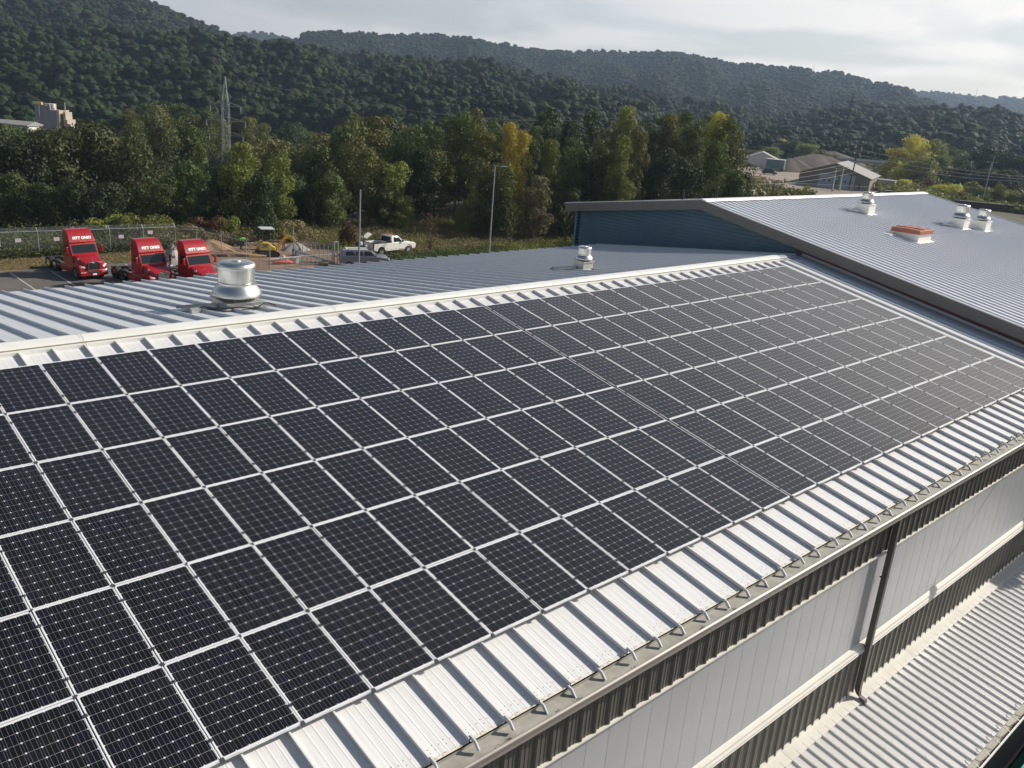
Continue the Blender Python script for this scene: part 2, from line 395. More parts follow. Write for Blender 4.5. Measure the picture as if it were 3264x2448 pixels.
# ================================================================ warehouse with the solar roof
S = R(10.3); cS, sS = math.cos(S), math.sin(S)
def PR(u, v, h=0.0): return Vector((u, -v*cS - h*sS, -v*sS + h*cS))
HP = -0.16                                    # pan level under the solar panels
A2 = R(7.64); cA, sA = math.cos(A2), math.sin(A2)
RY, RZ = PR(0, -1.08, HP).y, PR(0, -1.08, HP).z
SP = 0.605; U0 = 0.86
wh = thing('warehouse', 'long metal warehouse with white standing seam roof carrying the solar array', 'warehouse', (0, 0, ZG))
PAN = [(-.004,0),(-.018,.074),(.006,.074),(.020,0),(.170,0),(.185,.003),(.200,0),(.290,0),(.305,.003),(.320,0),(.410,0),(.425,.003),(.440,0),(.601,0)]
def pan_mesh(name, y0, y1, m, cut=14):
    mb = MB(); n = 12
    ys = [y0 + (y1-y0)*i/n for i in range(n+1)]; rnd = random.Random(3)
    pr = PAN
    for i in range(n):
        mb.strip(pr, lambda p, y=ys[i]: (p[0], y, p[1]), lambda p, y=ys[i+1]: (p[0], y, p[1]))
    return mb.mesh(name, m)
near_pan = pan_mesh('roof_panel_mesh', -11.14, 1.05, roof_white)
# fixing screws in two staggered rows near the eave
mb = MB()
for q in range(6):
    x = .085 + q*.088
    for yy in ((-10.93 if q % 2 else -10.96), -11.02 + (.015 if q % 2 else 0)):
        if yy < -11 and q % 2 == 0 and q != 0: continue
        mb.lathe([(.0065, 0), (.006, .005)], 6, (x, yy, 0.0))
screw_me = mb.mesh('screws_mesh', screw_mat)
# rust stains and dirt at the pan ends come with the material of this little trim
end_mat = mat('stained_pan_end', (0.66, 0.63, 0.55), 0.6, color2=(0.24, 0.14, 0.07), vscale=14, thr=(.32, .5))
mb = MB(); mb.strip([(.035, .0015), (.58, .0015)], lambda p: (p[0], -11.14, p[1]), lambda p: (p[0], -11.09, p[1]))
stain_me = mb.mesh('stained_edge_mesh', end_mat)
mb = MB(); mb.bar((0, -11.10, .046), (0, -11.22, .046), .024, .05); mb.bar((0, -11.20, .050), (0, -11.30, -.02), .020, .05)
seamend_me = mb.mesh('seam_end_mesh', roof_seam)
for k in range(-17, 47):
    u = U0 + SP*k; p = PR(u, 0, HP) - wh.location
    o = link('roof_panel', near_pan, wh, p, (S + random.uniform(-.0004, .0004), 0, 0))
    if k > -8:
        s_ = link('screws', screw_me, o); s_['kind'] = 'stuff'
        link('stained_edge', stain_me, o)
        link('seam_end', seamend_me, o, (0, 0, 0), (random.uniform(-.004,.004), 0, random.uniform(-.004, .004)))
# raised lap joint bumps on the seams (where the long sheets overlap)
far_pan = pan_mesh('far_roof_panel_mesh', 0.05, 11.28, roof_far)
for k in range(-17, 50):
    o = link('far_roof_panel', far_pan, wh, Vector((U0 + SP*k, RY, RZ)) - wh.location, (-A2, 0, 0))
# ridge cap in lengths
cap_prof = [(0.735, -.03), (0.728, .045), (0.90, .075), (0.925, .125), (1.09, .165), (1.255, .13), (1.28, .078), (1.46, .045), (1.455, -.03)]
cap_x = [-9.8, -3.9, 2.1, 8.05, 14.0, 20.05, 26.0, 28.85]
for a, b in zip(cap_x, cap_x[1:]):
    mb = MB()
    mb.strip(cap_prof, lambda p: (a+.004, p[0], p[1]), lambda p: (b-.004, p[0], p[1]))
    mb.strip([(y, z+.004) for y, z in cap_prof], lambda p: (b-.05, p[0], p[1]), lambda p: (b-.006, p[0], p[1]))
    worldpart('ridge_cap', mb, cap_mat, wh)
mb = MB(); mb.strip([(y, z-.012) for y, z in cap_prof], lambda p: (28.86, p[0], p[1]), lambda p: (30.2, p[0], p[1]-.05))
worldpart('ridge_end_piece', mb, mat('grey_ridge_end', (0.33, 0.36, 0.40), 0.45), wh)
mb = MB(); mb.box(-9.8, 29.2, .80, .84, -.02, .075); mb.box(-9.8, 29.2, 1.36, 1.40, -.06, .06)
worldpart('ridge_closure', mb, mat('foam_closure', (0.30, 0.27, 0.20), 0.9, var=.3, vscale=5), wh)
# edge flashing beside the taller building
mb = MB(); mb.strip([(29.26,0),(29.30,.045),(29.36,.045),(29.40,.012),(29.85,.012),(29.87,.03),(29.90,.03),(29.92,.010),(30.85,.0),(30.85,.10)],
                    lambda p: tuple(PR(p[0], 11.14, HP+p[1])), lambda p: tuple(PR(p[0], -1.05, HP+p[1])))
worldpart('edge_flashing', mb, roof_far, wh)  # white metal in shadow, the shade put into its blue-grey colour
mb = MB(); mb.strip([(30.3,.012),(31.0,.0)], lambda p: (p[0], RY, RZ+p[1]), lambda p: (p[0], RY+11.1*cA, RZ-11.1*sA+p[1]))
worldpart('far_edge_flashing', mb, roof_far, wh)
mb = MB(); mb.box(-9.5, 31, RY+11.12*cA, RY+11.20*cA, RZ-11.2*sA-.16, RZ-11.2*sA-.015)
worldpart('far_eave_trim', mb, roof_far, wh)
# eave gutter: open box with floor, back, front and rolled lip
GZ = PR(0, 11.14, HP).z
mb = MB(); X0, X1 = -9.6, 30.4
mb.strip([(-10.93, GZ-.03), (-10.93, GZ-.075), (-11.175, GZ-.080), (-11.195, GZ-.02)], lambda p: (X0, *p), lambda p: (X1, *p))
worldpart('gutter_trough', mb, gutter_in, wh)
mb = MB(); mb.prism([(-11.197, GZ-.02), (-11.215, GZ-.005), (-11.24, GZ-.02), (-11.235, GZ-.06), (-11.205, GZ-.085), (-11.19, GZ-.20), (-10.99, GZ-.19), (-10.99, GZ-.10), (-11.178, GZ-.10), (-11.2, GZ-.06)], 'x', X0, X1)
worldpart('gutter_front', mb, gutter_out, wh)
mb = MB(); rnd = random.Random(11)
for q in range(38):
    x = rnd.uniform(1, 30); w = rnd.uniform(.02, .14)
    for j in range(rnd.randint(3, 9)):
        a = rnd.uniform(0, 6.28); r = rnd.uniform(.01, .035); px, py = x + rnd.uniform(-w, w), -11.14 + rnd.uniform(-.02, .02)
        mb.quad((px, py, GZ-.072+rnd.uniform(0, .012)), (px+r*math.cos(a), py+r*math.sin(a), GZ-.066), (px+r*math.cos(a+1), py+r*math.sin(a+1), GZ-.066+rnd.uniform(0, .012)))
worldpart('gutter_leaves', mb, dirt_mat, wh, kind='stuff')
# wall: dark cladding band, polycarbonate band, sill, dark cladding band
CL = [(0,0),(.018,-.034),(.050,-.034),(.068,0),(.125,0),(.131,-.007),(.147,-.007),(.153,0),(.205,0),(.211,-.007),(.227,-.007),(.233,0),(.303,0)]
prof3 = []
for q in range(3): prof3 += [(x+.303*q, y) for x, y in CL[:-1]]
prof3.append((.909, 0))
def clad_mesh(name, z0, z1, m):
    mb = MB(); mb.strip(prof3, lambda p: (p[0], p[1], z0), lambda p: (p[0], p[1], z1)); return mb.mesh(name, m)
up_me = clad_mesh('upper_cladding_mesh', -3.17, GZ-.12, dark_clad); lo_me = clad_mesh('lower_cladding_mesh', -6.90, -5.66, dark_clad)
for k in range(-11, 38):
    x = 4.16 - .034 + .909*(k - 4)
    if x > 30.2: continue
    link('cladding_panel', up_me, wh, Vector((x, -10.995, 0)) - wh.location)
    link('cladding_panel', lo_me, wh, Vector((x, -10.995, 0)) - wh.location)
mb = MB(); mb.box(0, .494, -.012, .012, -5.46, -3.19)
pass
pc_me = mb.mesh('polycarbonate_mesh', poly_mat)
mb = MB(); mb.box(.494, .504, -.0135, .012, -5.46, -3.19)
pj_me = mb.mesh('joint_mesh', poly_joint)
for k in range(-19, 53):
    x = 5.44 + .511*(k-3) - 1.5
    if x > 30.3: continue
    o = link('polycarbonate_panel', pc_me, wh, Vector((x, -10.97, 0)) - wh.location, (0, 0, random.uniform(-.004, .004)), (1.01, 1, 1))
    link('joint_strip', pj_me, o)
mb = MB(); mb.box(-9.4, 30.85, -10.94, -10.90, -11, GZ-.1); worldpart('inner_wall', mb, black_gap, wh)
mb = MB(); mb.prism([(-10.95,-3.16),(-11.045,-3.172),(-11.045,-3.20),(-11.035,-3.20),(-11.03,-3.185),(-10.95,-3.18)], 'x', -9.4, 30.8); worldpart('drip_trim', mb, cream_trim, wh)
mb = MB(); mb.prism([(-10.95,-5.43),(-11.00,-5.475),(-11.05,-5.53),(-11.055,-5.57),(-11.085,-5.61),(-11.085,-5.66),(-10.95,-5.66)], 'x', -9.4, 30.8)
worldpart('window_sill', mb, cream_trim, wh)
mb = MB(); mb.box(-9.4, 30.8, -11.09, -11.06, -5.675, -5.662); worldpart('sill_drip_edge', mb, mat('bright_trim', (.82,.82,.80), .3), wh)
# end wall and far wall (hidden sides keep the box closed)
mb = MB(); mb.quad((-9.3,-10.9,ZG),(-9.3,12.0,ZG),(-9.3,12.0,-1.5),(-9.3,1.09,-.05),(-9.3,-10.9,GZ-.1)); mb.box(-9.3, 31, 11.9, 11.98, ZG, -1.6)
worldpart('rear_wall', mb, blue_clad, wh)

# downpipe: down from the gutter, elbow out onto the lower roof
def downpipe(x, name):
    t = thing('downpipe', name, 'downpipe', (x, -11.1, -6.9), 0, 'dark square downpipes on the long wall')
    mb = MB(); mb.box(-.055, .055, -.085, .035, .30, -GZ*0 + (GZ - .17) + 6.9); part('pipe', mb, dark_metal2, t)
    mb = MB(); ring = []
    path = [(0, -.025, .32), (0, -.03, .20), (0.0, -.06, .10), (0.0, -.13, .04), (0.0, -.26, .005)]
    rings = []
    for i, (px, py, pz) in enumerate(path):
        a = [0, 12, 35, 60, 72][i]; ca, sa = math.cos(R(a)), math.sin(R(a))
        rings.append([(px+dx_, py + d*ca, pz + d*sa) for dx_, d in ((-.055,-.06),(.055,-.06),(.055,.06),(-.055,.06))])
    mb.loft(rings); part('elbow', mb, dark_metal2, t)
    for z in (3.1, 1.35):
        mb = MB(); mb.box(-.075, .075, -.09, .06, z, z+.05); part('bracket', mb, dark_metal2, t)
    return t
dark_metal2 = mat('dark_olive_grey_metal', (0.085, 0.080, 0.068), 0.45, var=.15)
downpipe(14.43, 'dark square downpipe running down the milky wall onto the lower roof')
downpipe(26.9, 'dark downpipe at the far right end of the long wall, under the eave')
# wall lamp on a gooseneck arm
t = thing('wall_lamp', 'small pale lamp on a long arm high on the far end of the long wall', 'wall lamp', (22.4, -11.0, -2.55))
mb = MB(); mb.tube([(0,0,0),(0,-.35,.12),(0,-.9,.16),(0,-1.35,.10),(0,-1.55,-.05)], .03, 8); part('arm', mb, steel, t, smooth=True)
mb = MB(); mb.lathe([(.03,.06),(.10,.03),(.17,-.10),(.165,-.11)], 20, (0,-1.57,-.08)); part('shade', mb, white_paint, t, smooth=True)
mb = MB(); mb.cyl((0,-.02,0), .07, .03, 'y'); part('wall_plate', mb, steel, t)

# ================================================================ lean-to lower roof
SL = R(9.0); cL, sL = math.cos(SL), math.sin(SL)
lt = thing('lean_to', 'low lean-to with white ribbed roof against the foot of the long wall', 'lean-to', (10, -12.4, ZG))
LR = [(0,0),(.016,.046),(.046,.046),(.062,0),(.115,0),(.120,.006),(.132,.006),(.137,0),(.175,0),(.180,.006),(.192,.006),(.197,0),(.235,0),(.240,.006),(.252,.006),(.257,0),(.303,0)]
pr3 = []
for q in range(3): pr3 += [(x+.303*q, y) for x, y in LR[:-1]]
pr3.append((.909, 0))
lean_mat = mat('bright_white_lean_to_metal', (0.68, 0.675, 0.65), 0.40, var=0.14, vscale=2, stretch=(5, .5, 1), coat=.15)
mb = MB(); mb.strip(pr3, lambda p: (p[0], -2.42, p[1]), lambda p: (p[0], 0.02, p[1])); lean_me = mb.mesh('lean_panel_mesh', lean_mat)
mb = MB()
for q in range(3):
    for yy in (-2.36, -1.75, -1.1, -.5):
        for dx_ in (.031, .09, .21, .28):
            if dx_ != .031 and yy > -2: continue
            zz = .046 if dx_ == .031 else 0
            mb.lathe([(.009, 0), (.008, .009)], 6, (q*.303+dx_, yy + (.04 if dx_ == .21 else 0), zz))
lscrew = mb.mesh('lean_screws_mesh', screw_mat)
for k in range(-18, 19):
    x = 14.73 - .031 + .909*k
    if x > 30.2: continue
    o = link('roof_panel', lean_me, lt, Vector((x, -11.18, -6.93)) - lt.location, (SL, 0, 0))
    s_ = link('screws', lscrew, o); s_['kind'] = 'stuff'
# apron flashing in lengths with lapped joints
fj = [-1.5, 2.0, 5.0, 8.2, 11.45, 14.35, 17.3, 20.4, 23.5, 26.6, 30.8]
for a, b in zip(fj, fj[1:]):
    mb = MB(); fp = [(-11.0,-6.80),(-11.03,-6.862),(-11.06,-6.868),(-11.29,-6.905),(-11.295,-6.935)]
    mb.strip(fp, lambda p: (a, *p), lambda p: (b-.006, *p)); mb.strip([(y, z+.004) for y, z in fp], lambda p: (b-.07, *p), lambda p: (b-.008, *p))
    worldpart('apron_flashing', mb, cream_trim, lt)
LZ = -6.93 - 2.42*sL; LY = -11.18 - 2.42*cL
mb = MB(); mb.strip([(LY+.02, LZ-.02), (LY+.02, LZ-.10), (LY-.15, LZ-.11), (LY-.175, LZ-.01)], lambda p: (-1.5, *p), lambda p: (30.8, *p)); worldpart('gutter_trough', mb, gutter_in, lt)
mb = MB(); mb.prism([(LY-.176, LZ-.01), (LY-.18, LZ+.012), (LY-.205, LZ+.012), (LY-.21, LZ-.03), (LY-.185, LZ-.12), (LY-.02, LZ-.125), (LY-.02, LZ-.115), (LY-.155, LZ-.115)], 'x', -1.5, 30.8); worldpart('gutter_lip', mb, white_paint, lt)
mb = MB(); rnd = random.Random(5)
for q in range(2600):
    x = rnd.uniform(10, 22); base = .02 + .05*abs(math.sin(x*5.2))*abs(math.sin(x*1.7+1)) ; y = LY-.165 + rnd.uniform(0, base); r = rnd.uniform(.012, .034); a = rnd.uniform(0, 6.28)
    z = LZ-.088+rnd.uniform(0, .02)
    mb.quad((x, y, z), (x+r*math.cos(a), y+r*math.sin(a), z+.01), (x+r*math.cos(a+1.2), y+r*math.sin(a+1.2), z+.004))
worldpart('gutter_debris', mb, dirt_mat, lt, kind='stuff')
mb = MB(); mb.tube([(0, .10, .04), (0, -.02, .055), (0, -.10, .05), (0, -.19, .02)], .009, 6); strap_me = mb.mesh('strap_mesh', white_paint)
for k in range(0, 21): link('gutter_strap', strap_me, lt, Vector((12.48 + .606*k - 1.2, LY, LZ)) - lt.location)
mb = MB(); mb.box(-1.5, 30.8, LY+.46, LY+.5, ZG, LZ-.05); worldpart('front_wall', mb, mat('shade_black_wall', (.007,.008,.010), .7, spec=.1), lt)  # shade of this corner is put into the wall colour
t = thing('tarp_cover', 'teal green sheet on the ground past the lower gutter', 'tarp', (20.9, -14.92, ZG))
mb = MB(); rnd = random.Random(2); g = 9
vs = [(-3.4 + 6.8*i/(g-1), -1.7 + 3.4*j/(g-1), (.9 if 0 < i < g-1 and 0 < j < g-1 else .02) + rnd.uniform(-.03, .03)*(1 if 0 < i < g-1 else 0)) for j in range(g) for i in range(g)]
mb.add(vs, [(j*g+i, j*g+i+1, (j+1)*g+i+1, (j+1)*g+i) for j in range(g-1) for i in range(g-1)]); part('sheet', mb, teal_mat, t, smooth=True)
mb = MB(); mb.box(-2.5, 2.5, -1.2, 1.2, .02, .8); part('pallet_load', mb, wood_new, t)

# ================================================================ taller gable building on the right
gb = thing('gable_building', 'taller building with deep blue gable wall and bright ribbed metal roof', 'building', (42, 0, ZG))
AY, AZ = 6.2, 1.67; SR_ = R(10.0); SLf = R(8.84)
tR, tL = math.tan(SR_), math.tan(SLf); GX0, GX1 = 30.4, 54.2; RP = 0.445
GR = [(.010,0),(0,.050),(.050,.050),(.085,0),(.445,0),(.455,0)]
mb = MB(); mb.strip(GR, lambda p: (p[0], -20.6, p[1]), lambda p: (p[0], 0, p[1])); gr_me = mb.mesh('gable_roof_panel_mesh', gable_roof)
mb = MB(); mb.strip(GR, lambda p: (p[0], 0, p[1]), lambda p: (p[0], 8.62, p[1])); gl_me = mb.mesh('gable_left_panel_mesh', gable_roof)
n_r = int((GX1-GX0)/RP)
for k in range(n_r):
    x = GX0 + .02 + RP*k
    link('roof_panel', gr_me, gb, Vector((x, AY, AZ-.055)) - gb.location, (SR_, 0, 0))
    link('roof_panel', gl_me, gb, Vector((x, AY, AZ-.055)) - gb.location, (-SLf, 0, 0))
mb = MB(); mb.strip([(AY-.30, AZ+.01-.30*tR), (AY-.28, AZ+.03-.28*tR), (AY-.03, AZ+.035), (AY+.03, AZ+.035), (AY+.28, AZ+.03-.28*tL), (AY+.3, AZ-.3*tL)], lambda p: (GX0, *p), lambda p: (GX1, *p))
worldpart('ridge_cap', mb, mat('pale_ridge_cap', (.80,.81,.83), .35), gb)
YR = AY - 20.6*math.cos(SR_); YLf = AY + 8.5*math.cos(SLf)
def rake(dz0, dz1, x0, x1, name, m, yr=YR, yl=YLf, ya0=None):
    for (ya, yb, tt, sgn) in ((AY, yr, tR, -1), (AY, yl, tL, 1)):
        if ya0 is not None:
            if sgn > 0: continue
            ya = ya0
        za, zb = AZ - abs(ya-AY)*tt, AZ - abs(yb-AY)*tt
        mb = MB(); mb.add([(x0,ya,za+dz0),(x0,yb,zb+dz0),(x0,yb,zb+dz1),(x0,ya,za+dz1),(x1,ya,za+dz0),(x1,yb,zb+dz0),(x1,yb,zb+dz1),(x1,ya,za+dz1)],
                          [(0,1,2,3),(7,6,5,4),(0,4,5,1),(3,2,6,7),(1,5,6,2),(0,3,7,4)])
        worldpart(name, mb, m, gb)
rake(-.02, .022, GX0-.03, GX0+.05, 'rake_trim', roof_white)
rake(-.235, -.02, GX0-.012, GX0+.03, 'fascia_board', fascia_mat)
rake(-.445, -.239, GX0-.004, GX0+.03, 'fascia_board', fascia_mat)
rake(-.44, -.40, GX0+.03, 31.0, 'soffit', fascia_mat)
rake(-.55, -.449, GX0+.10, GX0+.16, 'red_strip', red_strip, yl=AY+.01, ya0=1.2)
rake(-.10, .0, GX1-.03, GX1+.02, 'rake_trim', roof_far)
mb = MB(); mb.box(GX0-.02, GX1, YLf-.02, YLf+.12, AZ-(YLf-AY)*tL-.14, AZ-(YLf-AY)*tL-.02); worldpart('eave_gutter', mb, fascia_mat, gb)
# blue wall: horizontal ribbed planks following the gable
pitch = .165; z = 1.45; WX = 31.0
while z > -3.0:
    yl = min(14.25, AY + (AZ-.10-z)/tL); yr = max(-13.2, AY - (AZ-.10-z)/tR)
    if yl - yr > .5:
        mb = MB(); pf = [(WX, z), (WX-.0, z-.03), (WX-.028, z-.045), (WX-.028, z-.085), (WX, z-.10), (WX, z-pitch)]
        mb.strip(pf, lambda p: (p[0], yr, p[1]), lambda p: (p[0], yl, p[1])); worldpart('wall_rib', mb, blue_clad, gb)
    z -= pitch
mb = MB(); mb.box(WX, WX+.2, -13.2, 14.2, ZG, z+pitch)
mb.prism([(-13.2, -3), (14.2, -3), (14.2, AZ-.2-(14.2-AY)*tL), (AY, AZ-.2), (-13.2, AZ-.2-(AY+13.2)*tR)], 'x', WX+.02, WX+.2)
mb.box(GX1-.9, GX1-.7, -13.2, 14.2, ZG, -1.6); mb.box(WX, GX1-.8, 14.0, 14.2, ZG, .2); mb.box(WX, GX1-.8, -13.2, -13.0, ZG, -1.7)
worldpart('wall', mb, blue_clad, gb)
mb = MB(); mb.box(WX-.045, WX+.06, 14.20, 14.33, -3.2, AZ-(14.3-AY)*tL-.42); worldpart('corner_trim', mb, blue_trim, gb)

def gable_z(y): return AZ - .055 - (AY-y)*tR if y < AY else AZ - .055 - (y-AY)*tL
def far_z(y): return RZ - (y-RY)*math.tan(A2)

# roof fans: square curb, skirted base, drum and lid
def fan(label, loc, w, curb_h, sc, cm, rz=0.0, divert=True, slope=0.0, crick=None):
    t = thing('roof_fan', label, 'roof fan', loc, rz, 'metal exhaust fans on the roofs')
    h = w/2; mb = MB()
    mb.box(-h, h, -h, h, -.25, curb_h); part('curb', mb, cm, t)
    mb = MB(); tt = math.tan(slope)
    f = h + .13
    mb.add([(-f,-f,-f*tt+.03),(f,-f,-f*tt+.03),(f,f,f*tt+.03),(-f,f,f*tt+.03),(-h,-h,-h*tt+.06),(h,-h,-h*tt+.06),(h,h,h*tt+.06),(-h,h,h*tt+.06)],
           [(0,1,5,4),(1,2,6,5),(2,3,7,6),(3,0,4,7)]); part('base_flashing', mb, cm, t)
    mb = MB(); mb.box(-h-.035, h+.035, -h-.035, h+.035, curb_h, curb_h+.035); part('base_plate', mb, cm, t)
    z0 = curb_h + .035
    mb = MB(); mb.lathe([(.36*sc,0),(.38*sc,.10*sc),(.34*sc,.14*sc)], 28, (0,0,z0)); part('inlet_ring', mb, mat('dull_grey_inlet', (.20,.19,.17), .6), t, smooth=True)  # inlet ring in one even dull grey
    mb = MB()
    for q in range(8):
        a = q*math.pi/4 + .2; mb.bar((.40*sc*math.cos(a), .40*sc*math.sin(a), z0), (.50*sc*math.cos(a), .50*sc*math.sin(a), z0+.16*sc), .03*sc)
    part('struts', mb, alu_dull, t)
    mb = MB(); mb.lathe([(.615*sc,.105*sc),(.622*sc,.115*sc),(.622*sc,.135*sc),(.60*sc,.20*sc),(.565*sc,.265*sc),(.51*sc,.325*sc),(.475*sc,.375*sc),(.465*sc,.43*sc),(.47*sc,.44*sc),(.30*sc,.44*sc)], 48, (0,0,z0)); part('skirt', mb, alu, t, smooth=True)
    mb = MB(); mb.lathe([(.452*sc,.445*sc),(.458*sc,.46*sc),(.458*sc,.80*sc),(.44*sc,.81*sc)], 48, (0,0,z0))
    part('drum', mb, alu, t, smooth=True)
    mb = MB()
    for q in range(6):
        a = q*math.pi/3 + .15; mb.bar((.459*sc*math.cos(a), .459*sc*math.sin(a), z0+.46*sc), (.459*sc*math.cos(a), .459*sc*math.sin(a), z0+.80*sc), .006, .006)
    for q in range(12):
        a = q*math.pi/6; mb.cyl((.47*sc*math.cos(a), .47*sc*math.sin(a), z0+.452*sc), .012*sc, .02*sc, 'z', 6)
    part('drum_seams', mb, alu_dull, t)
    mb = MB(); mb.lathe([(.475*sc,.795*sc),(.482*sc,.81*sc),(.480*sc,.87*sc),(.455*sc,.925*sc),(.40*sc,.955*sc),(.25*sc,.97*sc),(.12*sc,.972*sc),(.11*sc,.985*sc),(.02*sc,.988*sc)], 48, (0,0,z0)); part('lid', mb, alu, t, smooth=True)
    if divert:
        mb = MB(); s_ = crick or (-1, 1); tt = math.tan(slope)
        x1 = -h-.05; L = .95 if s_[0] < 0 else .5
        mb.add([(-h-L, .30, .10+.3*tt), (x1, .05, .03), (x1, .10, .16), (-h-L, .38, .16+.3*tt), (-h-L+.05, .55, .06+.5*tt), (x1, .55, .06+.5*tt)], [(0,1,2,3),(3,2,5,4)])
        part('water_diverter', mb, cm, t)
    return t
fan('large shiny exhaust fan with square curb behind the white ridge cap', (6.66, 3.42, far_z(3.42)), .95, .22, 1.0, alu_dull, 0, True, -A2)
fan('small round-topped exhaust fan on the far slope before the blue gable', (20.05, 3.62, far_z(3.62)), .50, .32, .52, alu_dull, 0, True, -A2)
fan('white based exhaust fan nearest the ridge of the ribbed roof', (41.05, 3.55, gable_z(3.55)), .72, .44, .60, white_paint, 0, True, SR_)
fan('larger white based exhaust fan, left of the pair at the right edge', (46.3, .75, gable_z(.75)), .78, .44, .74, white_paint, 0, True, SR_)
fan('smaller white based exhaust fan, right of the pair at the right edge', (47.95, .20, gable_z(.20)), .72, .44, .62, white_paint, 0, True, SR_)
# cable looped round the foot of the big fan
t = thing('cable', 'loose dark cable lying around the foot of the large fan', 'cable', (6.6, 2.75, far_z(2.75)))
mb = MB(); mb.tube([(-1.15,.5,.0),(-.95,.42,.10),(-.75,.3,.06),(-.6,.1,.09),(-.2,-.05,.11),(.2,-.12,.06),(.45,-.05,.16),(.62,.05,.12),(.8,.0,.05)], .018, 6); part('cable_run', mb, black_rubber, t, smooth=True)
mb = MB(); mb.box(-1.25, -1.0, .42, .55, -.05, .06); part('junction_box', mb, alu_dull, t)
# roof hatch
hz = gable_z(.10)
t = thing('roof_hatch', 'low roof hatch with terracotta lid on a white stepped curb', 'roof hatch', (39.0, .10, hz))
mb = MB(); mb.box(-.62, .70, -.60, .62, -.25, .28); part('curb', mb, white_paint, t)
mb = MB(); mb.box(-.66, .74, -.64, .66, -.25, .12); part('curb_step', mb, white_paint, t)
mb = MB(); mb.prism([(-.82, -.82*tR+.02), (.82, .82*tR+.02), (.82, .82*tR+.05), (-.82, -.82*tR+.05)], 'x', -.80, .92); part('base_flashing', mb, white_paint, t)
mb = MB(); mb.prism([(-.68, .30), (.70, .30), (.70, .44), (.66, .46), (.0, .485), (-.64, .46), (-.68, .44)], 'x', -.70, .78); part('lid', mb, hatch_mat, t)
mb = MB(); mb.box(-.705, .785, -.69, .71, .27, .315); part('lid_rim', mb, hatch_mat, t)
mb = MB(); mb.bar((-.25, -.66, .49), (-.25, .68, .49), .03, .03); part('lid_rib', mb, hatch_mat, t)
mb = MB()
for q in range(3): mb.box(-1.45 + q*.23, -1.25 + q*.23, .35, .75+q*.06, .05, .17)
part('water_diverter', mb, white_paint, t)
for x, y, h_, lb in ((33.4, 9.4, .55, 'thin black vent pipe left of the other on the far slope of the ribbed roof'), (36.6, 9.6, .45, 'thin black vent pipe right of the other on the far slope of the ribbed roof')):
    t = thing('vent_pipe', lb, 'vent pipe', (x, y, gable_z(y))); mb = MB(); mb.cyl((0,0,h_/2-.02), .045, h_, 'z', 10); part('pipe', mb, black_gap, t)
    mb = MB(); mb.lathe([(.12,.0),(.06,.10)], 12); part('boot', mb, black_rubber, t)
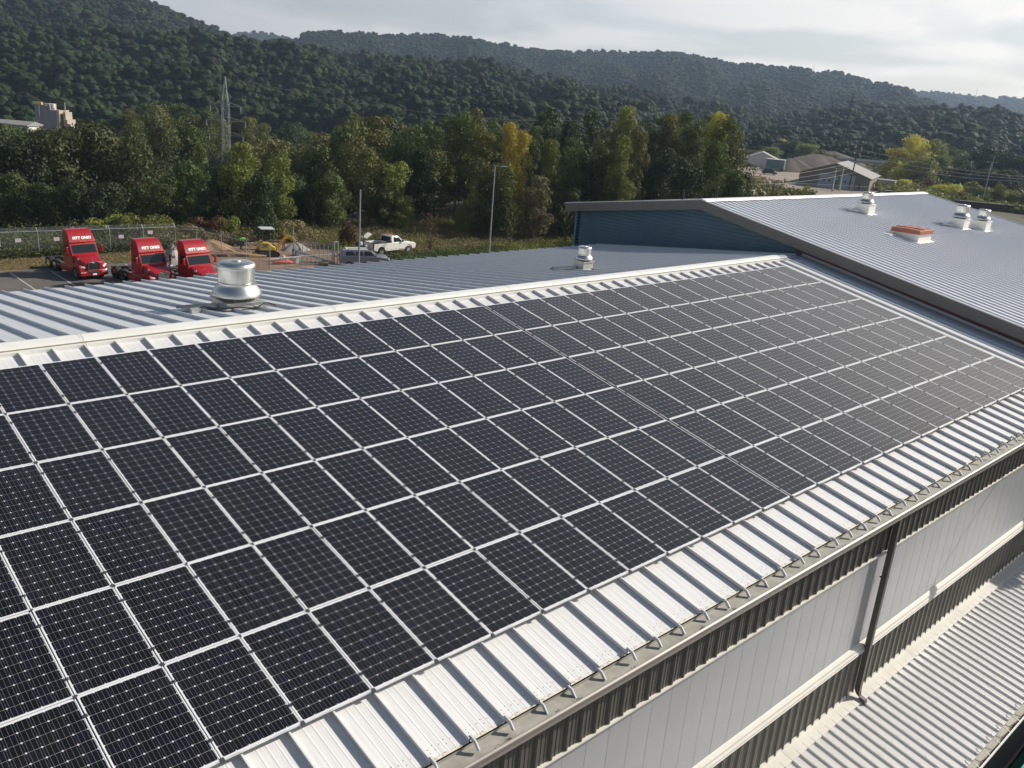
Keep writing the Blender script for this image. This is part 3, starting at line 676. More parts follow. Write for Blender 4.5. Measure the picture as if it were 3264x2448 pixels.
# ================================================================ solar array
def cell_material():
    m = bpy.data.materials.new('solar_cell'); m.use_nodes = True
    nd, lk = m.node_tree.nodes, m.node_tree.links; p = nd['Principled BSDF']
    uv = nd.new('ShaderNodeUVMap'); s = nd.new('ShaderNodeSeparateXYZ'); lk.new(uv.outputs[0], s.inputs[0])
    a = nd.new('ShaderNodeMath'); a.operation = 'MULTIPLY'; a.inputs[1].default_value = 3.0; lk.new(s.outputs['X'], a.inputs[0])
    f = nd.new('ShaderNodeMath'); f.operation = 'FRACT'; lk.new(a.outputs[0], f.inputs[0])
    b = nd.new('ShaderNodeMath'); b.operation = 'SUBTRACT'; b.inputs[1].default_value = .5; lk.new(f.outputs[0], b.inputs[0])
    c = nd.new('ShaderNodeMath'); c.operation = 'ABSOLUTE'; lk.new(b.outputs[0], c.inputs[0])
    d = nd.new('ShaderNodeMath'); d.operation = 'LESS_THAN'; d.inputs[1].default_value = .022; lk.new(c.outputs[0], d.inputs[0])
    oi = nd.new('ShaderNodeObjectInfo'); ge = nd.new('ShaderNodeNewGeometry')
    ad = nd.new('ShaderNodeMath'); ad.operation = 'ADD'; lk.new(oi.outputs['Random'], ad.inputs[0]); lk.new(ge.outputs['Random Per Island'], ad.inputs[1])
    fr = nd.new('ShaderNodeMath'); fr.operation = 'FRACT'; lk.new(ad.outputs[0], fr.inputs[0])
    r = nd.new('ShaderNodeValToRGB'); e = r.color_ramp.elements
    e[0].position = 0; e[0].color = (.0036, .0036, .0038, 1); e[1].position = 1; e[1].color = (.0055, .0052, .0110, 1)
    n = e.new(.62); n.color = (.0046, .0046, .0049, 1); lk.new(fr.outputs[0], r.inputs[0])
    mx_ = nd.new('ShaderNodeMix'); mx_.data_type = 'RGBA'; mx_.inputs['B'].default_value = (.20, .20, .22, 1)
    lk.new(d.outputs[0], mx_.inputs['Factor']); lk.new(r.outputs[0], mx_.inputs['A']); 
    # a thin uneven film of dust and dried water marks
    tcx = nd.new('ShaderNodeNewGeometry'); dn = nd.new('ShaderNodeTexNoise'); dn.inputs['Scale'].default_value = 1.1; dn.inputs['Detail'].default_value = 9; dn.inputs['Roughness'].default_value = .7
    lk.new(tcx.outputs['Position'], dn.inputs['Vector']); dr = nd.new('ShaderNodeMapRange'); dr.inputs['From Min'].default_value = .42; dr.inputs['From Max'].default_value = .75; dr.inputs['To Max'].default_value = .10
    lk.new(dn.outputs['Fac'], dr.inputs['Value']); dm = nd.new('ShaderNodeMix'); dm.data_type = 'RGBA'; dm.inputs['B'].default_value = (.075, .068, .058, 1)
    lk.new(dr.outputs[0], dm.inputs['Factor']); lk.new(mx_.outputs['Result'], dm.inputs['A']); lk.new(dm.outputs['Result'], p.inputs['Base Color'])
    rr_ = nd.new('ShaderNodeMapRange'); rr_.inputs['To Min'].default_value = .10; rr_.inputs['To Max'].default_value = .22; lk.new(dn.outputs['Fac'], rr_.inputs['Value']); lk.new(rr_.outputs[0], p.inputs['Coat Roughness'])
    p.inputs['Roughness'].default_value = CELL_ROUGH; p.inputs['Specular IOR Level'].default_value = CELL_SPEC
    p.inputs['Coat Weight'].default_value = 1.0; p.inputs['Coat Roughness'].default_value = GLASS_ROUGH; p.inputs['Coat IOR'].default_value = 1.38
    return m
CELL_ROUGH, CELL_SPEC, GLASS_ROUGH = 0.5, 0.08, 0.14
cell_m = cell_material()
back_m = mat('white_backsheet', (0.62, 0.63, 0.65), 0.5, coat=1.0, coat_rough=GLASS_ROUGH)
PW, PL, CP, CS, CH = 0.992, 1.640, 0.1588, 0.1560, 0.0135
def cell_geo(vs, fs, uvs, cx, cy):
    h = CS/2; q = h - CH; b = len(vs)
    pts = [(-q,-h),(q,-h),(h,-q),(h,q),(q,h),(-q,h),(-h,q),(-h,-q)]
    vs += [(cx+x, cy+y, 0) for x, y in pts]; fs.append(tuple(range(b, b+8))); uvs += [((x+h)/CS, (y+h)/CS) for x, y in pts]
def cells_mesh(name, cs):
    vs, fs, uvs = [], [], []
    for cx, cy in cs: cell_geo(vs, fs, uvs, cx, cy)
    me = bpy.data.meshes.new(name); me.from_pydata(vs, [], fs); l = me.uv_layers.new(name='UVMap')
    for i, u in enumerate(uvs): l.data[i].uv = u
    me.materials.append(cell_m); return me
CC = [((i-2.5)*CP, (j-4.5)*CP) for j in range(10) for i in range(6)]
one_cell = cells_mesh('cell_mesh', [(0, 0)]); all_cells = cells_mesh('cells_mesh', CC)
mb = MB(); w, l, t_ = PW/2, PL/2, .0125
for (x0, x1, y0, y1) in ((-w, w, -l, -l+t_), (-w, w, l-t_, l), (-w, -w+t_, -l+t_, l-t_), (w-t_, w, -l+t_, l-t_)): mb.box(x0, x1, y0, y1, -.04, 0)
frame_me = mb.mesh('frame_mesh', frame_mat)
mb = MB(); mb.quad((-w+t_, -l+t_, -.0035), (w-t_, -l+t_, -.0035), (w-t_, l-t_, -.0035), (-w+t_, l-t_, -.0035)); back_me = mb.mesh('backsheet_mesh', back_m)
mb = MB(); mb.box(-.03, .012, -.022, .022, -.03, .010); mb.cyl((-.008, 0, .013), .008, .010, 'z', 6); clamp_me = mb.mesh('clamp_mesh', clamp_mat)
mb = MB(); mb.box(-.032, .016, -.035, .020, -.03, .006); corner_me = mb.mesh('corner_clamp_mesh', clamp_mat)
PVp = 1.6571
def in_view(P, m=0.30):
    d = Vector(P) - CAM; z = d.dot(CZ)
    if z < .5: return False
    x, y = d.dot(CX)/z*2791.66/3264, d.dot(CY)/z*2791.66/3264
    return abs(x) < .5+m and abs(y) < .375+m
ROWN = ['top row under the ridge', 'second row down', 'third row down', 'fourth row down', 'fifth row down', 'bottom row by the eave']
for row in range(6):
    for i in range(-6, 27):
        if i < 12: u = (i+.5)*1.01; sx = 1.0
        else: u = 12.185 + (i-12+.5)*1.0345; sx = 1.022
        v = (row+.5)*PVp; P0 = PR(u, v, random.uniform(-.0025, .0025))
        if not in_view(P0): continue
        d = (P0 - CAM).length
        j = 27 - i
        side = 'left of the wide gap' if i < 12 else 'right of the wide gap'
        t = thing('solar_panel', f'solar panel in the {ROWN[row]}, {ordn(j)} from the right end', 'solar panel', P0, 0, 'solar panels on the white roof')
        t.rotation_euler = (S + random.uniform(-.004, .004), random.uniform(-.004, .004), 0); t.scale = (sx, 1, 1)
        link('frame', frame_me, t); link('backsheet', back_me, t)
        if d < 14.0:
            for cx, cy in CC: link('cell', one_cell, t, (cx, cy, -.002))
        else:
            o = link('cells', all_cells, t, (0, 0, -.002)); o['kind'] = 'stuff'
        if i not in (0-6,):
            for yy in (-.52, .50): link('clamp', clamp_me, t, (-w, yy, 0))
            link('corner_clamp', corner_me, t, (-w, -l, 0))
# cable tray line in the wide gap and the mounting rails below the panels
t = thing('cable_conduit', 'dark conduit running up the wide gap between the two panel fields', 'conduit', PR(12.15, 9.9, -.035))
t.rotation_euler = (S, 0, 0)
mb = MB(); mb.box(-.040, .040, 0.0, 9.93, -.05, .022); part('conduit', mb, black_gap, t)
for nm, lb, ua, ub in (('left', 'metal rails under the nearer panel field, left of the wide gap', -6.05, 12.1), ('right', 'metal rails under the farther panel field, right of the wide gap', 12.2, 27.68)):
    t = thing('rail_set', lb, 'mounting rails', PR(ua, 9.9, -.1)); t.rotation_euler = (S, 0, 0)
    mb = MB(); mb.box(0, ub-ua, 0, .03, -.045, .0); me = mb.mesh('rail_mesh', steel)
    for row in range(6):
        for fy in (.33, 1.32): link('rail', me, t, (0, 9.9 - row*PVp - fy, .055-.02))
HILLS = {'near_hill': [(66.1, 538.2, 12.6, 43.7, 359.6, -25.0), (138.3, 555.2, 17.3, 90.3, 361.1, -25.0), (185.9, 551.9, 21.3, 122.8, 362.1, -25.0), (241.0, 552.3, 25.4, 154.3, 350.1, -24.0), (296.6, 559.2, 26.6, 181.2, 337.4, -22.0), (362.9, 567.3, 24.6, 203.6, 313.0, -19.0), (432.9, 567.8, 23.8, 223.7, 287.2, -15.0), (517.4, 563.2, 26.7, 243.6, 258.0, -12.0), (579.3, 559.5, 21.6, 266.6, 249.9, -11.0), (657.6, 563.4, 15.0, 312.1, 259.8, -11.0), (720.2, 517.7, 12.4, 414.6, 291.8, -11.0), (786.9, 472.8, 11.8, 506.4, 298.8, -11.0)], 'left_ridge': [(140.4, 1022.6, 123.8, 84.2, 616.5, -15.0), (238.5, 1035.1, 116.2, 142.2, 616.0, -10.0), (320.9, 1033.6, 94.9, 197.1, 632.3, -5.0), (383.4, 1033.6, 83.7, 238.3, 639.4, 0.0), (417.9, 1052.6, 73.1, 260.4, 652.5, 5.0), (444.2, 1052.7, 66.6, 282.1, 665.2, 5.0), (485.8, 1056.3, 54.2, 320.0, 692.3, 5.0), (521.4, 1061.7, 43.6, 346.5, 702.0, 5.0), (564.2, 1062.4, 31.8, 392.1, 734.9, 5.0), (630.1, 1060.1, 18.2, 452.7, 758.4, 5.0)], 'mid_ridge': [(612.0, 1350.5, 36.6, 406.8, 894.5, 0.0), (708.2, 1325.7, 55.7, 464.7, 866.2, 0.0), (744.4, 1317.3, 61.1, 485.4, 854.9, 0.0), (770.0, 1314.2, 73.0, 498.8, 847.3, 0.0), (819.0, 1296.3, 80.3, 527.2, 830.1, -5.0), (897.8, 1280.3, 84.4, 566.9, 803.9, -8.0), (979.1, 1245.4, 90.3, 610.6, 771.8, -8.0), (1037.8, 1223.6, 91.7, 626.5, 733.3, -10.0), (1091.6, 1203.4, 87.3, 650.9, 712.1, -10.0), (1136.7, 1175.3, 84.1, 673.7, 690.9, -10.0), (1162.2, 1150.3, 81.7, 688.9, 676.1, -10.0), (1203.2, 1107.9, 89.7, 698.6, 637.3, -10.0), (1248.8, 1056.9, 92.7, 725.2, 607.6, -10.0), (1308.8, 982.9, 96.9, 760.0, 564.6, -10.0), (1343.8, 900.1, 85.6, 781.8, 517.3, -10.0), (1382.4, 782.2, 83.4, 802.1, 447.3, -10.0), (1378.5, 768.9, 73.4, 804.9, 442.5, -10.0), (1384.9, 757.6, 80.1, 808.6, 435.9, -10.0), (1382.0, 721.1, 80.2, 808.4, 415.3, -10.0), (1382.8, 675.9, 70.8, 801.5, 385.1, -10.0), (1360.7, 606.3, 56.6, 815.1, 356.8, -10.0), (1335.1, 540.2, 40.0, 827.4, 328.6, -10.0), (1305.9, 478.1, 25.9, 838.3, 301.1, -10.0)], 'small_far_hill': [(1099.3, 2337.1, 78.4, 717.6, 1522.0, 0.0), (1134.0, 2320.6, 102.0, 740.2, 1511.2, 0.0), (1164.0, 2305.7, 109.8, 759.9, 1501.5, 0.0), (1206.8, 2283.7, 111.1, 787.9, 1487.1, 0.0), (1263.9, 2252.8, 99.6, 825.2, 1466.9, 0.0), (1314.0, 2224.0, 84.1, 858.0, 1448.1, 0.0)], 'right_far_ridge': [(2331.2, 1126.8, 63.2, 1523.1, 730.7, -10.0), (2361.2, 1063.5, 93.3, 1542.7, 689.3, -10.0), (2372.0, 1039.7, 98.2, 1549.7, 673.8, -10.0), (2375.7, 1031.2, 89.6, 1552.2, 668.2, -10.0), (2382.1, 1016.7, 96.1, 1556.3, 658.7, -10.0), (2460.6, 957.7, 94.5, 1577.3, 608.1, -10.0), (2533.3, 907.3, 95.9, 1593.8, 564.8, -10.0), (2605.3, 852.7, 100.6, 1609.2, 520.5, -10.0), (2701.4, 706.4, 99.4, 1638.8, 422.0, -10.0), (2745.6, 514.6, 102.1, 1665.6, 305.6, -10.0)], 'dark_wooded_bank': [(657.0, 434.0, -11.1, 425.9, 276.0, -11.0), (690.4, 419.6, -2.4, 436.5, 259.7, -11.0), (721.7, 386.3, 12.4, 442.2, 230.6, -11.0), (750.1, 353.8, 21.5, 445.1, 203.5, -11.0), (774.3, 325.6, 21.1, 454.0, 184.3, -11.0), (783.4, 304.0, 23.2, 459.4, 171.6, -11.0), (792.1, 282.0, 22.5, 464.5, 158.6, -11.0), (788.6, 262.4, 26.0, 468.0, 149.1, -11.0), (756.7, 232.0, 16.3, 452.6, 132.2, -11.0), (746.2, 198.2, 10.9, 448.3, 112.5, -11.0), (738.6, 146.8, 8.7, 445.7, 82.0, -11.0)], 'low_right_ridge': [(1205.7, 460.1, 26.8, 833.6, 313.2, -10.0), (1222.6, 414.9, 33.6, 845.4, 281.8, -10.0), (1231.4, 389.0, 28.2, 851.4, 263.9, -10.0), (1245.3, 344.0, 23.5, 861.1, 232.8, -10.0), (1268.4, 251.6, 22.6, 877.1, 168.8, -10.0)]}
TREES = [
(24.2, 107.5, -17.6, 11.9, 10.1, 'dark', 'r', -60),
(27.6, 104.6, -16.9, 12.1, 9.0, 'dark', 'r', 60),
(31.8, 105.6, -17.1, 13.5, 11.1, 'dolive', 'r', 165),
(37.6, 108.0, -17.7, 14.7, 12.9, 'dolive', 'r', 300),
(40.5, 102.8, -16.4, 12.1, 9.1, 'dolive', 'r', 420),
(23.0, 91.4, -13.8, 6.6, 6.3, 'mid', 'r', 30),
(25.4, 88.7, -13.2, 5.3, 5.8, 'dark', 'r', 130),
(27.9, 85.9, -12.7, 5.6, 5.3, 'dark', 'r', 235),
(31.0, 84.9, -12.5, 5.1, 6.1, 'dark', 'r', 340),
(35.0, 85.6, -12.7, 4.7, 5.0, 'mid', 'r', 450),
(35.1, 79.1, -11.7, 4.9, 5.1, 'mid', 'r', 525),
(40.4, 85.6, -12.7, 7.5, 6.7, 'mid', 'r', 595),
(37.3, 73.8, -11.2, 4.4, 4.1, 'dark', 'r', 655),
(40.4, 76.9, -11.5, 5.9, 5.1, 'dark', 'r', 700),
(40.8, 72.2, -11.1, 9.5, 5.6, 'light', 't', 770),
(41.4, 76.4, -11.4, 7.3, 4.3, 'dark', 'r', 735),
(41.5, 69.6, -11.0, 6.3, 4.4, 'dark', 'r', 830),
(45.0, 72.3, -11.1, 8.9, 4.2, 'light', 'r', 885),
(48.5, 74.9, -11.3, 6.0, 4.4, 'mid', 't', 940),
(48.9, 72.4, -11.1, 4.7, 4.3, 'dark', 'r', 985),
(57.8, 85.7, -12.4, 9.4, 6.8, 'mid', 'r', 1010),
(51.1, 71.1, -11.0, 6.2, 4.7, 'mid', 'r', 1060),
(61.8, 83.2, -11.8, 10.7, 6.8, 'olive', 'r', 1130),
(56.9, 72.1, -11.1, 9.3, 6.1, 'olive', 't', 1180),
(73.3, 94.8, -12.8, 13.7, 8.7, 'olive', 'r', 1205),
(72.6, 102.5, -14.8, 13.8, 8.0, 'mid', 'r', 1100),
(59.4, 70.4, -11.0, 7.7, 4.9, 'light', 'r', 1262),
(71.4, 83.9, -11.4, 11.8, 7.6, 'mid', 'r', 1310),
(65.6, 73.3, -11.0, 9.4, 5.1, 'dark', 'r', 1350),
(68.2, 73.8, -11.0, 9.0, 6.1, 'olive', 'r', 1395),
(77.4, 86.9, -11.4, 12.4, 7.4, 'mid', 'r', 1380),
(72.7, 75.3, -11.0, 13.5, 7.7, 'mid', 'r', 1465),
(77.7, 79.0, -11.0, 14.1, 7.6, 'olive', 'r', 1500),
(70.0, 67.1, -11.0, 12.8, 5.5, 'olive', 't', 1545),
(76.3, 72.2, -11.0, 13.6, 5.9, 'mid', 'r', 1580),
(71.8, 64.1, -11.0, 13.4, 4.0, 'gold', 't', 1632),
(71.5, 61.7, -11.0, 12.6, 3.5, 'gold', 't', 1668),
(68.1, 60.8, -11.0, 8.8, 4.4, 'mid', 'r', 1610),
(66.2, 61.2, -11.0, 7.3, 4.0, 'mid', 'r', 1560),
(70.4, 57.2, -11.0, 7.7, 4.3, 'tan', 'r', 1720),
(74.7, 59.9, -11.0, 11.9, 4.1, 'light', 'r', 1760),
(80.0, 68.8, -11.0, 12.8, 5.0, 'mid', 'r', 1700),
(86.8, 73.3, -11.0, 14.6, 6.3, 'dark', 'r', 1745),
(91.7, 76.9, -11.0, 15.2, 7.6, 'dark', 'r', 1765),
(78.0, 59.4, -11.0, 12.4, 5.1, 'mid', 't', 1830),
(86.4, 68.0, -11.0, 13.9, 5.6, 'dark', 'r', 1825),
(91.3, 68.6, -11.0, 15.2, 5.3, 'dark', 'r', 1895),
(79.4, 57.9, -11.0, 11.0, 5.1, 'dark', 'r', 1880),
(87.0, 61.4, -11.0, 13.8, 5.4, 'tan', 'r', 1950),
(82.2, 57.8, -11.0, 12.6, 4.7, 'mid', 't', 1935),
(88.3, 59.9, -11.0, 16.4, 5.0, 'light', 't', 2005),
(86.3, 56.1, -11.0, 14.0, 4.4, 'olive', 't', 2040),
(82.0, 55.0, -11.0, 12.8, 4.6, 'light', 't', 1985),
(78.1, 50.3, -11.0, 8.5, 3.2, 'light', 't', 2000),
(93.8, 59.5, -11.0, 15.2, 5.1, 'mid', 'r', 2095),
(95.0, 57.9, -11.0, 15.9, 5.6, 'olive', 'r', 2145),
(99.1, 59.2, -11.0, 16.2, 5.8, 'mid', 'r', 2180),
(86.8, 52.1, -11.0, 11.7, 5.1, 'dark', 'r', 2120),
(95.2, 54.4, -11.0, 15.5, 5.5, 'mid', 'r', 2215),
(102.5, 57.9, -11.0, 16.1, 5.4, 'mid', 'r', 2250),
(101.8, 55.4, -11.0, 16.6, 5.3, 'yellow', 'r', 2290),
(95.9, 49.8, -11.0, 16.0, 5.9, 'olive', 'r', 2320),
(91.8, 45.2, -11.0, 14.3, 5.1, 'olive', 'r', 2355),
(87.3, 44.8, -11.0, 13.2, 6.2, 'mid', 'r', 2290),
(87.7, 40.4, -11.0, 11.4, 3.7, 'mid', 'r', 2390),
(85.4, 40.4, -11.0, 10.4, 4.4, 'mid', 'r', 2350),
(82.4, 44.8, -11.0, 10.6, 5.2, 'dark', 'r', 2200),
(69.2, 59.8, -11.0, 4.5, 2.4, 'light', 'r', 1640),
(64.7, 63.7, -11.0, 3.7, 2.8, 'light', 'r', 1480),
(58.9, 68.3, -11.0, 3.2, 3.2, 'light', 'r', 1280),
(75.5, 56.2, -11.0, 6.4, 3.7, 'mid', 'r', 1830),
(57.4, 69.4, -11.0, 4.5, 3.6, 'mid', 'r', 1230),
(31.6, 137.4, -24.1, 19.0, 11.0, 'dark', 'r', -48.87803081467871),
(34.2, 141.8, -24.6, 19.8, 9.5, 'dolive', 'r', -11.097901843657825),
(39.0, 153.7, -25.0, 18.9, 10.0, 'mid', 'r', 31.422238062946246),
(36.8, 136.1, -23.9, 17.6, 7.7, 'mid', 'r', 84.32702285217191),
(43.1, 147.9, -25.0, 17.7, 9.0, 'dark', 'r', 150.39513430568635),
(48.1, 154.5, -25.0, 18.2, 12.3, 'mid', 'r', 209.7966274606207),
(44.2, 133.4, -23.5, 16.6, 7.2, 'mid', 'r', 265.8068014585708),
(50.8, 146.1, -24.9, 17.9, 10.3, 'mid', 'r', 314.3012579186666),
(56.6, 154.9, -25.0, 18.0, 8.3, 'mid', 'r', 365.48503039176654),
(59.3, 153.9, -25.0, 18.9, 8.2, 'dolive', 'r', 419.1144926100445),
(52.1, 130.3, -23.0, 19.9, 8.5, 'mid', 'r', 446.93520696437616),
(53.1, 124.6, -21.8, 19.8, 7.3, 'dolive', 'r', 511.54793224965374),
(57.9, 131.5, -23.2, 20.7, 8.2, 'mid', 'r', 550.8663467388411),
(61.0, 131.1, -23.1, 19.7, 8.1, 'mid', 'r', 612.5170784619232),
(68.5, 129.8, -22.9, 16.3, 7.6, 'light', 'r', 759.8260819653196),
(78.2, 142.5, -24.7, 18.4, 12.1, 'olive', 'r', 813.7109333540074),
(74.2, 126.6, -22.0, 16.8, 10.1, 'olive', 'r', 884.8526241876309),
(86.4, 142.1, -23.7, 16.1, 8.8, 'mid', 'r', 941.1789805589456),
(80.6, 128.0, -21.3, 14.8, 10.9, 'olive', 'r', 975.5816941188634),
(75.1, 113.2, -17.6, 13.9, 10.3, 'olive', 'r', 1028.1453784598402),
(86.8, 125.4, -18.9, 16.1, 9.6, 'olive', 'r', 1094.4994009715858),
(87.0, 121.2, -17.4, 16.3, 11.8, 'light', 'r', 1138.178559464234),
(93.3, 124.1, -16.5, 14.2, 10.0, 'mid', 'r', 1202.6308885780913),
(102.6, 132.3, -16.2, 14.7, 10.3, 'mid', 'r', 1252.6441169787754),
(50.9, 230.4, -25.0, 12.5, 10.5, 'dark', 'r', -72.51784292760037),
(54.8, 233.1, -25.0, 12.4, 12.5, 'dolive', 'r', -23.330460063383132),
(63.3, 248.1, -25.0, 11.5, 9.5, 'olive', 'r', 44.0199414335335),
(64.3, 241.8, -25.0, 12.0, 10.9, 'dark', 'r', 79.2502211678362),
(67.5, 239.5, -25.0, 12.3, 8.6, 'dolive', 'r', 130.4923067368967),
(62.3, 207.4, -25.0, 14.7, 6.7, 'mid', 'r', 186.04680666738832),
(75.0, 237.2, -25.0, 12.7, 10.6, 'dark', 'r', 237.4392603467358),
(74.1, 226.8, -25.0, 15.2, 8.8, 'mid', 'r', 266.11345065347774),
(84.2, 242.5, -25.0, 15.2, 7.9, 'mid', 'r', 328.78251841059966),
(87.2, 239.1, -25.0, 16.0, 11.7, 'dark', 'r', 378.1866227505216),
(89.4, 236.2, -25.0, 18.1, 9.9, 'olive', 'r', 415.94130536377156),
(82.8, 205.8, -25.0, 21.7, 8.3, 'mid', 'r', 474.7072482095314),
(91.5, 221.6, -25.0, 20.7, 11.1, 'olive', 'r', 507.33423002682713),
(99.1, 227.2, -25.0, 21.0, 12.1, 'mid', 'r', 570.1084975045542),
(102.2, 224.6, -25.0, 18.5, 7.4, 'olive', 'r', 619.9426969165969),
(93.3, 197.9, -25.0, 21.2, 7.9, 'mid', 'r', 654.0565829319819),
(110.2, 225.3, -25.0, 17.9, 9.9, 'light', 'r', 705.7744608881134),
(109.5, 213.6, -25.0, 18.2, 8.8, 'mid', 'r', 758.6550019491922),
(111.5, 211.2, -25.0, 19.1, 9.9, 'olive', 'r', 794.3298408484229),
(106.1, 193.2, -25.0, 19.0, 6.6, 'olive', 'r', 837.3854422194121),
(115.6, 198.9, -24.4, 17.6, 9.2, 'dark', 'r', 911.0967282037188),
(126.9, 210.8, -23.8, 16.9, 9.9, 'mid', 'r', 959.8128795969686),
(131.5, 211.8, -23.1, 13.7, 9.2, 'mid', 'r', 999.9158396798838),
(74.0, 87.7, -11.6, 11.4, 6.7, 'olive', 'r', 1308.1098808935278),
(80.3, 91.5, -11.6, 9.7, 7.2, 'dark', 'r', 1366.3249335622454),
(81.6, 89.9, -11.4, 11.3, 4.6, 'mid', 'r', 1410.7683788732643),
(79.0, 82.1, -11.1, 10.1, 5.2, 'dark', 'r', 1473.0708469810634),
(86.1, 85.4, -11.0, 9.6, 5.9, 'olive', 'r', 1542.9997950021307),
(96.3, 92.1, -11.0, 9.2, 7.6, 'mid', 'r', 1607.7918173542807),
(86.0, 78.0, -11.0, 11.4, 4.9, 'dark', 'r', 1652.0699091299552),
(100.3, 87.3, -11.0, 9.8, 5.0, 'olive', 'r', 1729.8328149406088),
(99.5, 82.8, -11.0, 10.3, 5.6, 'olive', 'r', 1784.0114943187202),
(96.8, 77.5, -11.0, 12.4, 7.2, 'dark', 'r', 1827.6159603631788),
(96.1, 71.8, -11.0, 11.1, 5.3, 'mid', 'r', 1904.026428280739),
(109.1, 80.4, -11.0, 12.5, 6.8, 'olive', 'r', 1951.9812848205518),
(100.4, 68.4, -11.0, 12.5, 5.4, 'olive', 'r', 2024.6863383713219),
(100.1, 65.6, -11.0, 13.5, 6.2, 'mid', 'r', 2070.3252714196033),
(109.1, 69.2, -11.0, 13.0, 5.9, 'dark', 'r', 2129.6912095412245),
(108.0, 63.6, -11.0, 13.2, 4.7, 'mid', 'r', 2209.336479475996),
(110.5, 62.8, -11.0, 12.8, 5.9, 'olive', 'r', 2254.2564340848858),
(109.6, 58.3, -11.0, 14.4, 6.9, 'dark', 'r', 2329.913131011287),
(270.3, 105.3, -11.0, 9.8, 12.4, 'yellow', 'r', 2865),
(276.7, 103.1, -11.0, 13.6, 12.6, 'yellow', 'r', 2925),
(283.4, 100.0, -11.0, 12.9, 12.8, 'light', 'r', 2985),
(262.4, 98.5, -11.0, 6.3, 9.8, 'yellow', 'r', 2890),
(264.2, 94.2, -11.0, 8.1, 12.0, 'light', 'r', 2950),
(275.3, 93.4, -11.0, 8.8, 11.3, 'light', 'r', 3010),
(304.4, 101.5, -11.0, 10.5, 13.7, 'mid', 'r', 3050),
(311.1, 97.9, -11.0, 10.3, 13.9, 'dark', 'r', 3110),
(317.2, 95.6, -11.0, 12.1, 15.3, 'dark', 'r', 3160),
(309.5, 87.3, -11.0, 10.8, 13.7, 'dark', 'r', 3215),
(311.0, 82.6, -11.0, 10.3, 14.9, 'dark', 'r', 3270),
(312.6, 77.7, -11.0, 10.8, 14.9, 'dark', 'r', 3330),
(277.8, 87.0, -11.0, 6.7, 11.3, 'dark', 'r', 3085),
(279.7, 81.8, -11.0, 6.4, 12.4, 'dark', 'r', 3150),
(281.5, 76.4, -11.0, 6.6, 12.4, 'dark', 'r', 3220),
(239.1, 81.7, -11.0, 3.8, 4.9, 'rust', 'r', 2960),
(233.8, 76.0, -11.0, 3.0, 6.7, 'yellow', 'r', 3000),
(230.4, 70.9, -11.0, 3.6, 7.5, 'yellow', 'r', 3050),
(226.9, 66.1, -11.0, 5.0, 5.5, 'light', 't', 3100),
(227.9, 63.3, -11.0, 3.8, 5.5, 'light', 'r', 3140),
(224.1, 58.9, -11.0, 5.8, 3.8, 'light', 't', 3190),
(224.2, 58.5, -11.0, 3.9, 7.2, 'light', 'r', 3190),
(225.3, 55.3, -11.0, 3.8, 7.2, 'olive', 'r', 3240),
(221.8, 65.4, -11.0, 2.2, 7.2, 'olive', 'r', 3075),
(226.2, 52.3, -11.0, 4.2, 7.2, 'olive', 'r', 3290),
(244.2, 90.0, -11.0, 2.4, 6.1, 'yellow', 'r', 2885),
(336.4, 193.4, -11.0, 3.9, 13.5, 'olive', 'r', 2430),
(357.4, 197.5, -11.0, 6.7, 9.5, 'yellow', 'r', 2490),
(321.4, 179.7, -11.0, 4.3, 11.4, 'light', 'r', 2460),
(342.8, 182.8, -11.0, 7.0, 16.6, 'mid', 'r', 2530),
(337.3, 172.3, -11.0, 6.3, 14.7, 'light', 'r', 2580),
(304.8, 148.3, -11.0, 5.8, 11.9, 'olive', 'r', 2625),
(324.5, 153.9, -11.0, 3.8, 11.1, 'tan', 'r', 2660),
(376.4, 161.9, -11.0, 1.1, 11.1, 'yellow', 'r', 2790),
(392.9, 173.6, -11.0, 1.4, 11.6, 'mid', 'r', 2765),
(300.8, 175.0, -11.0, 3.1, 10.8, 'olive', 'r', 2400),
(340.9, 143.3, -11.0, -0.2, 8.6, 'yellow', 'r', 2800),
(406.3, 168.5, -11.0, -0.0, 10.2, 'mid', 'r', 2840)]
NFRONT = 72
# ================================================================ vegetation
def leaf_cloud(rng, lobes, n, size, flat=0.35, inner=0.12, jit=.5):
    """leaf-clump quads over the surfaces of overlapping lobes: returns verts, faces"""
    L = np.array([l[:3] for l in lobes]); Rr = np.array([l[3] for l in lobes]); wgt = Rr**2; wgt /= wgt.sum()
    k = rng.choice(len(lobes), n, p=wgt)
    d = rng.normal(size=(n, 3)); d[:, 2] = d[:, 2]*.9 + .25; d /= np.linalg.norm(d, axis=1)[:, None]
    rr = Rr[k]*np.where(rng.rand(n) < inner, rng.uniform(.3, .8, n), rng.uniform(.86, 1.12, n))
    # small-scale clumping of the lobe surface
    ph = np.sin(d[:, 0]*9 + k*1.7)*np.sin(d[:, 1]*9 + k*2.3)*np.sin(d[:, 2]*8 + k)
    rr = rr*(1 + .16*ph)
    P = L[k] + d*rr[:, None]
    nrm = d + rng.normal(size=(n, 3))*jit; nrm /= np.linalg.norm(nrm, axis=1)[:, None]
    a = np.cross(nrm, rng.normal(size=(n, 3))); a /= np.linalg.norm(a, axis=1)[:, None]; b = np.cross(nrm, a)
    s = size*rng.uniform(.55, 1.3, n)[:, None]; e = rng.uniform(.6, 1.0, n)[:, None]
    V = np.stack([P - a*s, P + b*s*e*.7 , P + a*s, P - b*s*e*.7], 1).reshape(-1, 3)
    F = np.arange(4*n).reshape(-1, 4)
    return V, F
